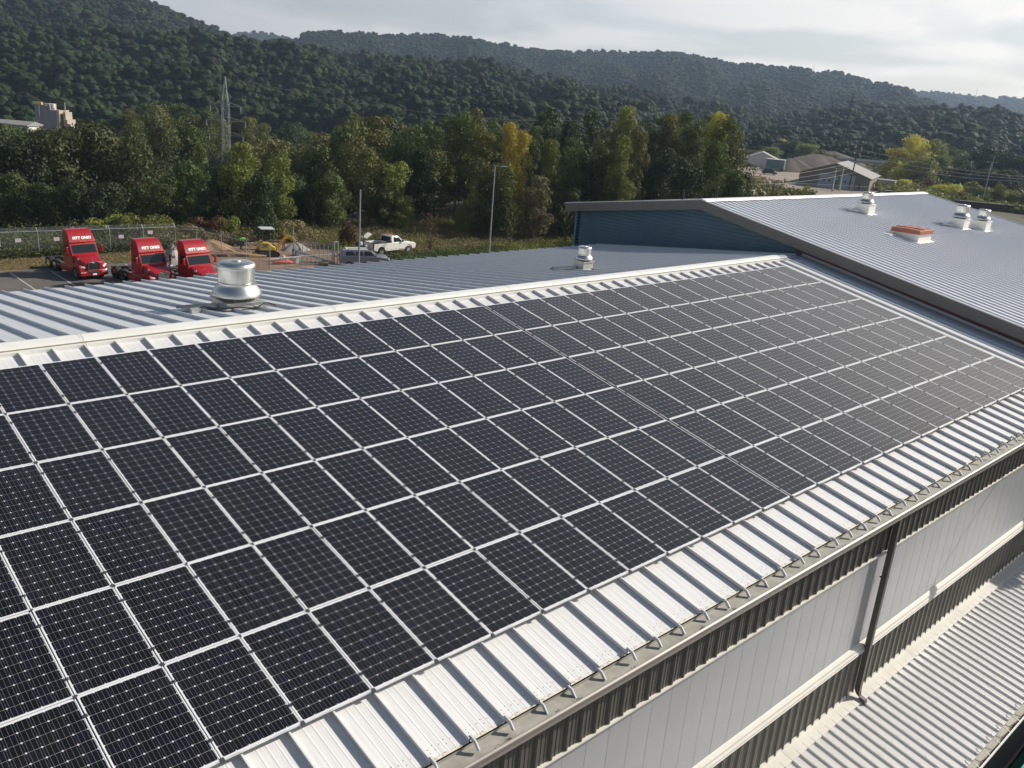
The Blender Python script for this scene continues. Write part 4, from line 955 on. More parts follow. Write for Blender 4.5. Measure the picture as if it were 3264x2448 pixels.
def np_mesh(name, V, F, m):
    me = bpy.data.meshes.new(name); nv, nf = len(V), len(F)
    me.vertices.add(nv); me.vertices.foreach_set('co', np.asarray(V, dtype=np.float32).ravel())
    me.loops.add(nf*4); me.loops.foreach_set('vertex_index', np.asarray(F, dtype=np.int32).ravel())
    me.polygons.add(nf); me.polygons.foreach_set('loop_start', np.arange(0, nf*4, 4, dtype=np.int32)); me.polygons.foreach_set('loop_total', np.full(nf, 4, dtype=np.int32))
    me.materials.append(m); me.update(calc_edges=True); return me
def round_lobes(rng, n=17, rs=1.0):
    out_ = []
    for i in range(n):
        a = rng.uniform(0, 6.283); z = rng.uniform(.10, .86); r = .36*math.sin(math.pi*min(.97, max(.18, z*.8+.16)))*rng.uniform(.5, 1.08)
        out_.append((r*math.cos(a), r*math.sin(a), z, rng.uniform(.075, .16)*rs))
    out_ += [(0, 0, .5, .24), (.03, -.04, .3, .2), (rng.uniform(-.1, .1), rng.uniform(-.1, .1), .86, .12)]
    return out_
CROWN = {}
def crown_lobes(rng, A, wide=1.0):
    """lobes for a crown one unit wide and A units high, each lobe round in itself"""
    out_ = []; n = int(20 + 17*A)
    for i in range(n):
        a = rng.uniform(0, 6.283); f = rng.uniform(.07, .93) if i else .93
        prof = math.sin(math.pi*min(.96, max(.12, f**.85*.86 + .10)))**.7
        r = .37*wide*prof*rng.uniform(.35, 1.08); out_.append((r*math.cos(a), r*math.sin(a), f*A, rng.uniform(.085, .175)*(1.05-.3*f)))
    for i in range(int(2*A)+1): out_.append((rng.uniform(-.05,.05), rng.uniform(-.05,.05), A*(.25+.55*i/(2*A+.01)), .22))
    return out_
for A, wd, nq in ((1.0, 1.0, 7500), (1.55, .98, 8500), (2.2, .95, 9500)):
    CROWN[A] = []
    for i in range(5):
        rg = np.random.RandomState(int(40*A)+i); V, F = leaf_cloud(rg, crown_lobes(rg, A, wd), nq, .022); V[:, 2] /= A
        CROWN[A].append(np_mesh('crown_mesh', V, F, LEAF['mid']))
def trunk_mesh(seed, bm_):
    rnd = random.Random(seed); mb = MB()
    pts = [(0,0,-.05)]; x = y = 0
    for q in range(1, 7):
        x += rnd.uniform(-.02, .02); y += rnd.uniform(-.02, .02); pts.append((x, y, q*.13))
    mb.tube(pts, .017, 7, .005)
    for q in range(9):
        i = rnd.randint(1, 5); b = Vector(pts[i]); a = rnd.uniform(0, 6.28); ln = rnd.uniform(.12, .26)
        d = Vector((math.cos(a), math.sin(a), rnd.uniform(.5, 1.2)))*ln
        mb.tube([b, b + d*.5 + Vector((0,0,-.01)), b + d], .006, 5, .002)
    return mb.mesh('trunk_mesh', bm_, True)
TRUNK = [trunk_mesh(i, bark) for i in range(5)]; PALE = [trunk_mesh(i+9, pale_bark) for i in range(3)]
KDESC = {'dark': 'dark green', 'mid': 'mid green', 'olive': 'olive green', 'dolive': 'dark olive', 'light': 'light green', 'yellow': 'yellow green', 'gold': 'golden yellow', 'rust': 'rusty brown', 'tan': 'dry tan'}
def tree(x, y, z, h, w, kind, shape, label, group, seed, lo=.10, trunkm=None):
    rnd = random.Random(seed)
    t = thing('tree', label, 'tree', (x, y, z), rnd.uniform(0, 6.28), group)
    A = min(CROWN, key=lambda q: abs(q - h/(w*1.15))); me = CROWN[A][seed % 5]
    o = link('crown', me, t, (0, 0, h*lo), None, (w*1.12, w*1.12*rnd.uniform(.85, 1.1), h*(1-lo)*1.02))
    o.material_slots[0].link = 'OBJECT'; o.material_slots[0].material = LEAF[kind]
    tm = trunkm or (PALE[seed % 3] if seed % 6 == 0 else TRUNK[seed % 5])
    link('trunk', tm, t, (0, 0, 0), None, (w*.95, w*.95, h*.93))
    return t
fr = sorted(range(NFRONT), key=lambda i: TREES[i][7])
rank = {i: n+1 for n, i in enumerate(fr)}
yard = [i for i in range(NFRONT, len(TREES)) if TREES[i][7] > 2360]; back = [i for i in range(NFRONT, len(TREES)) if TREES[i][7] <= 2360]
rank.update({i: n+1 for n, i in enumerate(sorted(yard, key=lambda i: TREES[i][7]))}); rank.update({i: n+1 for n, i in enumerate(sorted(back, key=lambda i: TREES[i][7]))})
for i, (x, y, z, h, w, kind, shape, px) in enumerate(TREES):
    h = max(h, 2.6); sz = 'slender' if shape == 't' else ('small' if h < 6.5 else 'broad')
    if i < NFRONT: lb = f'{sz} {KDESC[kind]} tree at the front of the wood, {ordn(rank[i])} from the left'; g = 'trees at the front edge of the wood'
    elif px > 2360: lb = f'{sz} {KDESC[kind]} tree around the gravel yard on the right, {ordn(rank[i])} from its left'; g = 'trees around the gravel yard'
    else: lb = f'{sz} {KDESC[kind]} tree behind the front row of the wood, {ordn(rank[i])} from the left'; g = 'trees deeper in the wood'
    tree(x, y, z, h, w, kind, shape, lb, g, i*7+3, .05 if h < 8 else .10)

# thin saplings near the white pickup, sparse foliage on bare stems
def sapling(x, y, h, w, kind, label, seed, dens=420):
    rg = np.random.RandomState(seed); t = thing('sapling', label, 'sapling', (x, y, ZG), 0, 'saplings on the weedy slope')
    mb = MB(); rnd = random.Random(seed); mb.tube([(0,0,0), (.03,0,h*.5), (0,.02,h*.96)], .05, 6, .012)
    tips = []
    for q in range(26):
        z0 = h*(.18 + .72*q/26); a = q*2.4; ln = w*.5*math.sin(math.pi*min(1, .25 + .72*(1 - q/26)))*rnd.uniform(.7, 1.05)
        e = Vector((math.cos(a)*ln*.8, math.sin(a)*ln*.8, z0 + ln*.9)); mb.tube([(0,0,z0), e*.5 + Vector((0,0,z0*.5)), e], .014, 4, .004); tips.append(((0,0,z0), tuple(e)))
    part('stem', mb, bark, t)
    P = []
    for a_, b_ in tips:
        A_, B_ = np.array(a_), np.array(b_); P += [A_ + (B_-A_)*f + rg.normal(size=3)*.07 for f in rg.uniform(.3, 1.05, dens//26)]
    P = np.array(P); n = len(P); a_ = rg.normal(size=(n,3)); a_ /= np.linalg.norm(a_, axis=1)[:, None]; b_ = np.cross(a_, rg.normal(size=(n,3))); b_ /= np.linalg.norm(b_, axis=1)[:, None]
    s = .055; V = np.stack([P-a_*s, P+b_*s*.6, P+a_*s, P-b_*s*.6], 1).reshape(-1, 3)
    o = link('foliage', np_mesh('foliage_mesh', V, np.arange(4*n).reshape(-1, 4), LEAF[kind]), t)
sapling(51.9, 53.4, 4.3, 2.6, 'rust', 'rust coloured sapling just right of the white pickup', 1, 1100)
sapling(62.6, 53.0, 5.2, 2.6, 'olive', 'yellowing sapling right of the tall double lamp post', 2, 1200)
sapling(71.4, 53.0, 4.7, 2.9, 'tan', 'sparse brownish sapling beside the corner of the blue wall', 3, 900)
# shrubs
SH = []
for i in range(4):
    rg = np.random.RandomState(20+i)
    lob = [(rg.uniform(-.32,.32), rg.uniform(-.32,.32), rg.uniform(.15,.6), rg.uniform(.16,.28)) for _ in range(9)]
    V, F = leaf_cloud(rg, lob, 2600, .035); SH.append(np_mesh('shrub_mesh', V, F, LEAF['mid']))
mb = MB(); rnd = random.Random(1)
for q in range(9):
    a = q*.7; mb.tube([(0,0,-.02), (.1*math.cos(a), .1*math.sin(a), .3), (.26*math.cos(a), .26*math.sin(a), .55)], .014, 5, .006)
shrub_stem = mb.mesh('stems_mesh', bark, True)
def shrub(x, y, h, w, kind, label, seed, g='shrubs by the fence and slope'):
    t = thing('shrub', label, 'shrub', (x, y, ground_z(x, y)), seed*1.3, g)
    o = link('foliage', SH[seed % 4], t, (0,0,0), None, (w*1.1, w*1.1, h*1.15)); o.material_slots[0].link = 'OBJECT'; o.material_slots[0].material = LEAF[kind]
    link('stems', shrub_stem, t, (0,0,0), None, (w, w, h))
shrub(46.6, 60.4, 3.0, 1.9, 'rust', 'cone shaped rust brown shrub left of the pickup', 0)
shrub(41.6, 66.0, 1.5, 2.4, 'light', 'bright green rounded shrub behind the grey gravel pile', 1)
shrub(39.3, 64.5, 3.6, 1.9, 'dark', 'dark pointed evergreen shrub behind the excavator boom', 2)
shrub(28.5, 70.0, 3.2, 4.2, 'olive', 'large olive yellow bush behind the fence, between the first two trucks', 3)
shrub(26.0, 70.5, 2.8, 3.6, 'light', 'pale green bush behind the fence just right of the nearest truck', 4)
shrub(31.5, 72.0, 2.6, 3.4, 'olive', 'olive bush behind the fence corner', 5)
shrub(35.5, 69.0, 2.7, 2.6, 'rust', 'reddish brown bush behind the dirt heap', 6)
shrub(33.8, 68.0, 2.0, 3.0, 'tan', 'dry brown bush left of the bending worker', 7)
shrub(37.2, 68.5, 2.6, 2.2, 'light', 'small yellow green bush seen through the excavator cab', 8)
shrub(43.5, 67.5, 2.3, 3.6, 'tan', 'dry brown thicket right of the bright green shrub', 9)

def tufts(name, regions, label, cat, seed, size=(.10, .28)):
    """many grass and weed clumps as one mass; regions: (x0,x1,y0,y1,n,h,kind)"""
    rg = np.random.RandomState(seed); me = None; groups = {}
    for x0, x1, y0, y1, n, h, kind in regions:
        X = rg.uniform(x0, x1, n); Y = rg.uniform(y0, y1, n)
        den = np.sin(X*.9+Y*.5)*np.sin(Y*1.1-X*.4)*.5+.5; H = h*rg.uniform(.35, 1.15, n)*(.55+.6*den)
        B = np.stack([X, Y, np.array([ground_z(p, q) for p, q in zip(X, Y)])], 1)
        k = 3; B = np.repeat(B, k, 0); HH = np.repeat(H, k); m_ = len(B)
        P = B + np.stack([rg.normal(size=m_)*.18*HH, rg.normal(size=m_)*.18*HH, HH*rg.uniform(.05, 1.0, m_)], 1)
        nr = rg.normal(size=(m_, 3)); nr[:, 2] = np.abs(nr[:, 2])+.3; nr /= np.linalg.norm(nr, axis=1)[:, None]
        a = np.cross(nr, rg.normal(size=(m_, 3))); a /= np.linalg.norm(a, axis=1)[:, None]; b = np.cross(nr, a); w = rg.uniform(size[0], size[1], m_)[:, None]*.5
        V = np.stack([P-a*w, P+b*w*.6, P+a*w, P-b*w*.6], 1).reshape(-1, 3)
        groups.setdefault(kind, []).append(V)
    V = np.concatenate([v for g in groups.values() for v in g]); me = np_mesh(name, V, np.arange(len(V)).reshape(-1, 4), LEAF['mid'])
    me.materials.clear(); mi = []
    for q, (k, g) in enumerate(groups.items()): me.materials.append(LEAF[k]); mi += [q]*(sum(len(v) for v in g)//4)
    me.polygons.foreach_set('material_index', np.array(mi, dtype=np.int32))
    o = link(name, me); tag(o, label, cat, None, 'stuff'); return o
def small_tufts(n_regions): return n_regions
tufts('fence_weeds', [(-6, 30, 64.6, 68.5, 9000, 1.1, 'dolive'), (-6, 30, 65.5, 72, 8000, 1.3, 'mid'), (-6, 32, 68, 78, 6000, 1.8, 'dolive'), (30, 46, 64.5, 69, 5000, 1.2, 'tan'), (30, 46, 67, 74, 4500, 1.5, 'olive')], 'tall weeds and grass along the chain link fence', 'weeds', 3)
tufts('slope_grass', [(44.5, 62, 49.5, 54.2, 12000, .95, 'mid'), (60, 90, 50, 55, 9000, 1.0, 'light'), (52, 98, 55, 72, 34000, .8, 'tan'), (52, 98, 58, 72, 5000, .7, 'rust'), (52, 98, 53, 72, 16000, .7, 'light'), (44, 60, 58, 75, 12000, .6, 'light'), (42, 58, 62, 76, 6000, 1.0, 'tan'), (60, 100, 66, 80, 7000, 1.4, 'olive')], 'green and brown weeds covering the slope behind the pickup', 'weeds', 4, (.07, .19))
tufts('verge_grass', [(-6, 30.2, 60.2, 64.8, 16000, .14, 'tan')], 'short dry grass on the strip before the fence', 'grass', 5, (.05, .14))
tufts('yard_weeds', [(150, 186, 84, 112, 5000, 1.2, 'olive'), (150, 200, 100, 135, 5000, 1.6, 'tan'), (215, 262, 40, 84, 9000, 2.2, 'light'), (225, 275, 30, 95, 9000, 2.0, 'olive')], 'weeds round the gravel yard', 'weeds', 6, (.5, 1.4))

# ---------------------------------------------------------------- wooded hills
HC = bpy.data.collections.new('hill_crowns')
for i in range(5):
    rg = np.random.RandomState(60+i); lob = round_lobes(rg, 9, 1.35)
    V, F = leaf_cloud(rg, lob, 420, .030, inner=.0, jit=.3); V2 = [V]; F2 = [list(f) for f in F]; base = len(V)
    bm = bmesh.new(); bmesh.ops.create_icosphere(bm, subdivisions=2, radius=1.0); co = np.array([v.co[:] for v in bm.verts]); tf = [[v.index for v in f.verts] for f in bm.faces]; bm.free()
    for q, (lx, ly, lz, lr) in enumerate(lob):
        d = 1 + .13*np.sin(co[:, 0]*5+q)*np.sin(co[:, 1]*6+2*q)+.10*np.sin(co[:, 2]*7+q*3) + rg.normal(size=len(co))*.055
        V2.append(co*d[:, None]*lr*.98 + np.array([lx, ly, lz])); F2 += [[a+base for a in f] for f in tf]; base += len(co)
    me = bpy.data.meshes.new('hill_crown'); me.from_pydata(np.concatenate(V2).tolist(), [], F2); me.materials.append(LEAF['hill'])
    HC.objects.link(bpy.data.objects.new('hill_crown', me))
def instancer():
    g = bpy.data.node_groups.new('scatter_crowns', 'GeometryNodeTree')
    g.interface.new_socket('Geometry', in_out='INPUT', socket_type='NodeSocketGeometry'); g.interface.new_socket('Geometry', in_out='OUTPUT', socket_type='NodeSocketGeometry')
    n, l = g.nodes, g.links; gi = n.new('NodeGroupInput'); go = n.new('NodeGroupOutput'); ip = n.new('GeometryNodeInstanceOnPoints'); ci = n.new('GeometryNodeCollectionInfo')
    ci.inputs['Collection'].default_value = HC; ci.inputs['Separate Children'].default_value = True; ci.inputs['Reset Children'].default_value = True
    ip.inputs['Pick Instance'].default_value = True
    def attr(nm, ty): a = n.new('GeometryNodeInputNamedAttribute'); a.data_type = ty; a.inputs['Name'].default_value = nm; return a.outputs['Attribute']
    l.new(gi.outputs[0], ip.inputs['Points']); l.new(ci.outputs[0], ip.inputs['Instance']); l.new(attr('idx', 'INT'), ip.inputs['Instance Index'])
    l.new(attr('scl', 'FLOAT_VECTOR'), ip.inputs['Scale']); l.new(attr('rot', 'FLOAT_VECTOR'), ip.inputs['Rotation']); l.new(ip.outputs[0], go.inputs[0])
    return g
GN = instancer()
def forest(name, P, W, H, rg, label):
    me = bpy.data.meshes.new(name); me.from_pydata(P.tolist(), [], []); n = len(P)
    a = me.attributes.new('scl', 'FLOAT_VECTOR', 'POINT'); a.data.foreach_set('vector', np.stack([W, W, H], 1).astype(np.float32).ravel())
    a = me.attributes.new('rot', 'FLOAT_VECTOR', 'POINT'); a.data.foreach_set('vector', np.stack([0*W, 0*W, rg.uniform(0, 6.28, n)], 1).astype(np.float32).ravel())
    a = me.attributes.new('idx', 'INT', 'POINT'); a.data.foreach_set('value', rg.randint(0, 5, n).astype(np.int32))
    me.materials.append(LEAF['hill']); o = link(name, me); tag(o, label, 'forest', None, 'stuff')
    md = o.modifiers.new('scatter', 'NODES'); md.node_group = GN; return o
def hill(nm, pts, spacing, tw, th, label, seed, gully=5.0, lab=None):
    A = np.array(pts); C, Fp = A[:, :3].copy(), A[:, 3:].copy(); C[:, 2] -= th*.78
    seg = np.concatenate([[0], np.cumsum(np.hypot(*(np.diff(C[:, :2], axis=0).T)))])
    def surf(s, t):
        c = np.stack([np.interp(s, seg, C[:, k]) for k in range(3)], -1); f = np.stack([np.interp(s, seg, Fp[:, k]) for k in range(3)], -1)
        p = f + (c - f)*t[..., None]
        tt = np.clip(t, 0, 1); g = gully*np.sin(s/47.0 + 2*tt)*np.sin(s/19.0+1)*4*tt*(1-tt) + gully*.6*np.sin(s/31 + tt*9)*tt*(1-tt)*4
        p[..., 2] = f[..., 2] + (c[..., 2]-f[..., 2])*(tt**.92) + g - np.clip(t-1, 0, 9)*(c[..., 2]-f[..., 2])*.8
        return p
    ns = int(seg[-1]/18)+2; ss = np.linspace(0, seg[-1], ns); ts = np.concatenate([np.linspace(-.02, 1, 16), [1.12, 1.3, 1.6]])
    S_, T_ = np.meshgrid(ss, ts); P = surf(S_, T_).reshape(-1, 3); nt = len(ts)
    mb = MB(); mb.v = [tuple(p) for p in P]; mb.f = [(j*ns+i, j*ns+i+1, (j+1)*ns+i+1, (j+1)*ns+i) for j in range(nt-1) for i in range(ns-1)]
    me = mb.mesh(nm, hill_mat, True, False); o = link(nm, me); o['kind'] = 'structure'; o['label'] = lab or label
    rg = np.random.RandomState(seed); dep = np.hypot(*(C[:, :2]-Fp[:, :2]).T).mean()
    gs = np.arange(0, seg[-1], spacing); gt = np.arange(0, 1.14, spacing/dep); GS, GT = np.meshgrid(gs, gt)
    GS = (GS + rg.uniform(-.8, .8, GS.shape)*spacing).ravel(); GT = (GT + rg.uniform(-.8, .8, GT.shape)*spacing/dep).ravel()
    Q = surf(np.clip(GS, 0, seg[-1]), np.clip(GT, 0, 1.16)); Q[:, 2] -= 1.0
    k_ = rg.uniform(0, 1, len(Q))**1.6; W = tw*(.55 + .85*k_)*rg.uniform(.9, 1.12, len(Q)); H = th*(.62 + .5*k_)*rg.uniform(.9, 1.15, len(Q))
    forest('wooded_hillside', Q, W, H, rg, label)
hill('near_hill', HILLS['near_hill'], 7.4, 13.5, 13, 'dense dark green wood on the nearest hill, left and middle', 1, 6)
hill('left_ridge', HILLS['left_ridge'], 8.6, 16, 12, 'dark wood on the high ridge at the upper left corner', 2, 8)
hill('middle_ridge', HILLS['mid_ridge'], 9.0, 16, 12, 'bluish wood on the long middle ridge against the sky', 3, 9)
hill('small_far_hill', HILLS['small_far_hill'], 14, 17, 13, 'wood on the small hazy hill between the two left ridges', 4, 8)
hill('right_far_ridge', HILLS['right_far_ridge'], 14, 17, 13, 'pale hazy wood on the low ridge at the far right', 5, 8)
hill('wooded_bank', HILLS['dark_wooded_bank'], 8.5, 14, 12, 'dark wood on the bank behind the gravel yard', 6, 4)
hill('low_right_ridge', HILLS['low_right_ridge'], 9.5, 12, 12, 'wood on the low ridge behind the dark bank at the right edge', 7, 5)
# trees filling the valley floor behind the rows (one mass, far off)
rg = np.random.RandomState(9); Q = []
for _ in range(5200):
    th_ = rg.uniform(R(14), R(84)); D = rg.uniform(165, 480); x = CAM.x + D*math.cos(th_); y = CAM.y + D*math.sin(th_)
    if 150 < x < 345 and y < 190: continue
    if th_ < R(33) and D < 400: continue
    if th_ < R(56) and D < 200: continue
    Q.append((x, y, ground_z(x, y) - 1.5))
Q = np.array(Q); forest('valley_wood', Q, rg.uniform(8.5, 13, len(Q)), rg.uniform(6.5, 10, len(Q)), rg, 'green wood on the valley floor between the front trees and the hills')
# ================================================================ vehicles
def bev(o, w=.04, seg=2):
    m = o.modifiers.new('bevel', 'BEVEL'); m.width = w; m.segments = seg; m.limit_method = 'ANGLE'; m.angle_limit = R(35)
    me = o.data; me.polygons.foreach_set('use_smooth', [True]*len(me.polygons)); me.set_sharp_from_angle(angle=R(50)); return o
def sec(w, y, z0, z1, c=.08):
    return [(-w+c,y,z0),(w-c,y,z0),(w,y,z0+c),(w,y,z1-c),(w-c,y,z1),(-w+c,y,z1),(-w,y,z1-c),(-w,y,z0+c)]
def text_obj(s, size, m, parent, loc, rot, label=None, shear=0.15, off=.012, ext=.006):
    cu = bpy.data.curves.new('lettering', 'FONT'); cu.body = s; cu.size = size; cu.shear = shear; cu.offset = off; cu.extrude = ext
    cu.align_x = 'CENTER'; cu.align_y = 'CENTER'; cu.materials.append(m); cu.resolution_u = 3
    tmp = bpy.data.objects.new('lettering_curve', cu); COL.objects.link(tmp); bpy.context.view_layer.update()
    me = bpy.data.meshes.new_from_object(tmp.evaluated_get(bpy.context.evaluated_depsgraph_get())); bpy.data.objects.remove(tmp)
    if not me.materials: me.materials.append(m)
    o = link('lettering', me, parent, loc, rot)
    if label: o['label'] = label
    return o
def wheel(parent, name, loc, r, w, rim_m, seg=24, x=None):
    mb = MB(); mb.tube([(-w/2,0,0), (-w/2+.02,0,0)], r*.9, seg, r, False); 
    mb = MB(); rings = []
    for px, rr in ((-w/2, r*.62), (-w/2, r*.93), (-w/2+w*.12, r), (w/2-w*.12, r), (w/2, r*.93), (w/2, r*.62)):
        rings.append([(px, rr*math.cos(k*2*math.pi/seg), rr*math.sin(k*2*math.pi/seg)) for k in range(seg)])
    mb.loft(rings); o = part(name, mb, black_rubber, parent, loc, smooth=True)
    mb = MB(); rings = []
    for px, rr in ((-w/2-.004, r*.56), (-w/2+.01, r*.30), (w/2-.01, r*.30), (w/2+.004, r*.56)):
        rings.append([(px, rr*math.cos(k*2*math.pi/seg), rr*math.sin(k*2*math.pi/seg)) for k in range(seg)])
    mb.loft(rings); part('rim', mb, rim_m, o, smooth=True); return o
def truck():
    t = thing('semi_truck', 'x', 'truck', (0,0,0), 0, 'red lorry tractors parked in a row')
    mb = MB(); mb.loft([sec(.66,.02,.80,1.36), sec(.80,.16,.62,1.46), sec(.92,.8,.6,1.64), sec(1.0,1.40,.6,1.86)]); bev(part('hood', mb, red_paint, t), .03)
    for s in (-1, 1):
        mb = MB(); pf = [(.10,.50),(.08,1.0),(.22,1.22),(.8,1.30),(1.45,1.18),(1.5,.9),(1.46,.62),(1.38,.62)]
        for q in range(9): a = math.pi*q/8; pf.append((.93 + .47*math.cos(a), .52 + .47*math.sin(a)))
        a0, b0 = (.70, 1.12) if s > 0 else (-1.12, -.70); mb.prism(pf, 'x', a0, b0); bev(part('fender', mb, red_paint, t), .05)
        mb = MB(); mb.lathe([(.01,.06),(.10,.05),(.16,.02),(.17,0)], 16); o = part('headlight', mb, lamp_clear, t, (s*.90, .12, 1.02), (R(90), 0, s*R(28)), True); o.scale = (1.3, .62, 1)
        mb = MB(); mb.box(-.09,.09,-.07,.07,-.28,.28); o = bev(part('mirror', mb, red_paint, t, (s*1.42, 1.42, 2.22)), .05)
        mb = MB(); mb.bar((s*1.08,1.5,2.0), (s*1.40,1.44,2.02), .03); mb.bar((s*1.08,1.55,2.5), (s*1.40,1.44,2.45), .03); part('mirror_arm', mb, dark_metal, t)
        mb = MB(); mb.lathe([(.01,.09),(.08,.07),(.11,0),(.01,-.01)], 12); o = part('hood_mirror', mb, chrome, t, (s*.98, .48, 1.62), (R(90),0,0), True)
        mb = MB(); mb.bar((s*.98,.52,1.60), (s*.88,.62,1.25), .02); part('hood_mirror_arm', mb, dark_metal, t)
        mb = MB(); mb.box(s*1.104-.012, s*1.104+.012, 1.85, 2.45, 1.95, 2.55); part('side_window', mb, glass_dark, t)
        mb = MB(); mb.box(min(s*.75,s*1.12), max(s*.75,s*1.12), 1.55, 3.55, .42, .98); bev(part('side_skirt', mb, red_paint, t), .05)
        mb = MB(); mb.cyl((s*.62,3.35,2.3), .07, 2.4, 'z', 12) if s > 0 else mb.cyl((s*.62,3.35,1.6), .07, 1.0, 'z', 12); part('exhaust_pipe', mb, chrome, t, smooth=True)
        wheel(t, 'wheel', (s*.98, .93, .50), .50, .28, chrome)
        for y in (4.55, 5.68): wheel(t, 'wheel', (s*.88, y, .50), .50, .50, chrome)
        mb = MB(); mb.box(s*.95-.14, s*.95+.14, -.045, -.01, .60, .72); text_obj('PITT OHIO', .09, white_letter, t, (s*.88, -.035, .64), (R(90),0,0), None, .1, .004, .002)
    mb = MB(); mb.prism([(-.03,.34),(-.05,.55),(.0,.80),(.35,.80),(.35,.34)], 'x', -1.12, 1.12); bev(part('bumper', mb, red_paint, t), .05)
    mb = MB(); mb.box(-.55,.55,-.056,-.03,.50,.66); part('bumper_intake', mb, black_gap, t)
    mb = MB(); mb.box(-.15,.17,-.066,-.05,.40,.53); part('number_plate', mb, white_letter, t)
    mb = MB(); mb.box(-.47,.47,-.02,.06,.79,1.40); part('grille_backing', mb, dark_metal, t)
    mb = MB()
    for q in range(9): mb.box(-.45,.45,-.04,-.01,.82+q*.062,.848+q*.062)
    part('grille_slats', mb, chrome, t)
    mb = MB(); pts = [(-.47,-.03,.79), (-.47,-.03,1.34), (-.36,-.03,1.43), (-.12,-.03,1.42), (0,-.03,1.34), (.12,-.03,1.42), (.36,-.03,1.43), (.47,-.03,1.34), (.47,-.03,.79), (-.47,-.03,.79)]
    mb.tube(pts, .022, 6); part('grille_surround', mb, chrome, t)
    mb = MB(); mb.lathe([(.01,.10),(.05,.05),(.035,0)], 8); part('hood_ornament', mb, chrome, t, (0,.22,1.47))
    # cab with roof fairing, narrower towards the top
    pf = [(1.32,.62),(1.32,1.86),(1.72,2.66),(1.68,2.74),(1.74,2.86),(2.15,3.44),(2.42,3.62),(2.62,3.66),(2.98,3.66),(2.98,.62)]
    n = len(pf); tw = lambda z: 1.10 if z < 2.7 else 1.10 - .12*(z-2.7)/.95
    mb = MB(); mb.add([(-tw(z), y, z) for y, z in pf] + [(tw(z), y, z) for y, z in pf], [tuple(range(n))[::-1], tuple(range(n, 2*n))] + [(i, (i+1) % n, n+(i+1) % n, n+i) for i in range(n)])
    bev(part('cab', mb, red_paint, t), .07, 3)
    mb = MB(); mb.add([(-.97,1.345,1.95),(.97,1.345,1.95),(.93,1.64,2.56),(-.93,1.64,2.56),(-.97,1.42,1.93),(.97,1.42,1.93),(.93,1.71,2.55),(-.93,1.71,2.55)], [(0,1,2,3),(7,6,5,4),(0,4,5,1),(1,5,6,2),(2,6,7,3),(3,7,4,0)]); part('windshield', mb, glass_dark, t)
    mb = MB(); mb.bar((-.5,1.33,1.98),(.1,1.44,2.2),.014); mb.bar((.25,1.33,1.98),(.85,1.44,2.2),.014); part('wipers', mb, black_rubber, t)
    for x in (-.98,-.18,0,.18,.98):
        mb = MB(); mb.box(-.06,.06,-.03,.03,-.028,.028); part('marker_light', mb, amber, t, (x, 1.70 if abs(x) < .9 else 1.76, 2.80))
    ang = math.atan2(3.44-2.86, 2.15-1.74)
    text_obj('PITT OHIO', .31, white_letter, t, (.03, 1.845, 3.045), (ang, 0, 0), None, .18, .016)
    mb = MB(); mb.box(-.42,-.30,2.9,6.15,.72,.92); mb.box(.30,.42,2.9,6.15,.72,.92); mb.box(-.42,.42,6.0,6.15,.70,.9); mb.cyl((0,4.55,.5),.08,1.5,'x'); mb.cyl((0,5.68,.5),.08,1.5,'x'); part('chassis', mb, dark_metal, t)
    mb = MB(); mb.prism([(4.4,1.02),(5.0,1.02),(5.65,.94),(5.65,1.0),(5.0,1.10),(4.4,1.10)], 'x', -.42, .42); part('fifth_wheel', mb, dark_metal, t)
    for s in (-1, 1):
        mb = MB(); mb.box(s*.88-.25, s*.88+.25, 6.2, 6.22, .35, .95); part('mud_flap', mb, black_rubber, t)
    return t
tk = truck(); tk.location = (19.45, 54.6, ZG); tk.rotation_euler.z = R(8)
tk['label'] = 'red tractor lorry at the left of the three, whole front in view'
t2 = copy_tree(tk); t2.location = (22.75, 49.1, ZG); t2['label'] = 'middle one of the three red tractor lorries, bumper hidden by the roof edge'
t3 = copy_tree(tk); t3.location = (25.75, 47.5, ZG); t3['label'] = 'red tractor lorry at the right, partly behind the large roof fan'
tk.scale = t2.scale = t3.scale = (.97, .97, 1.0)

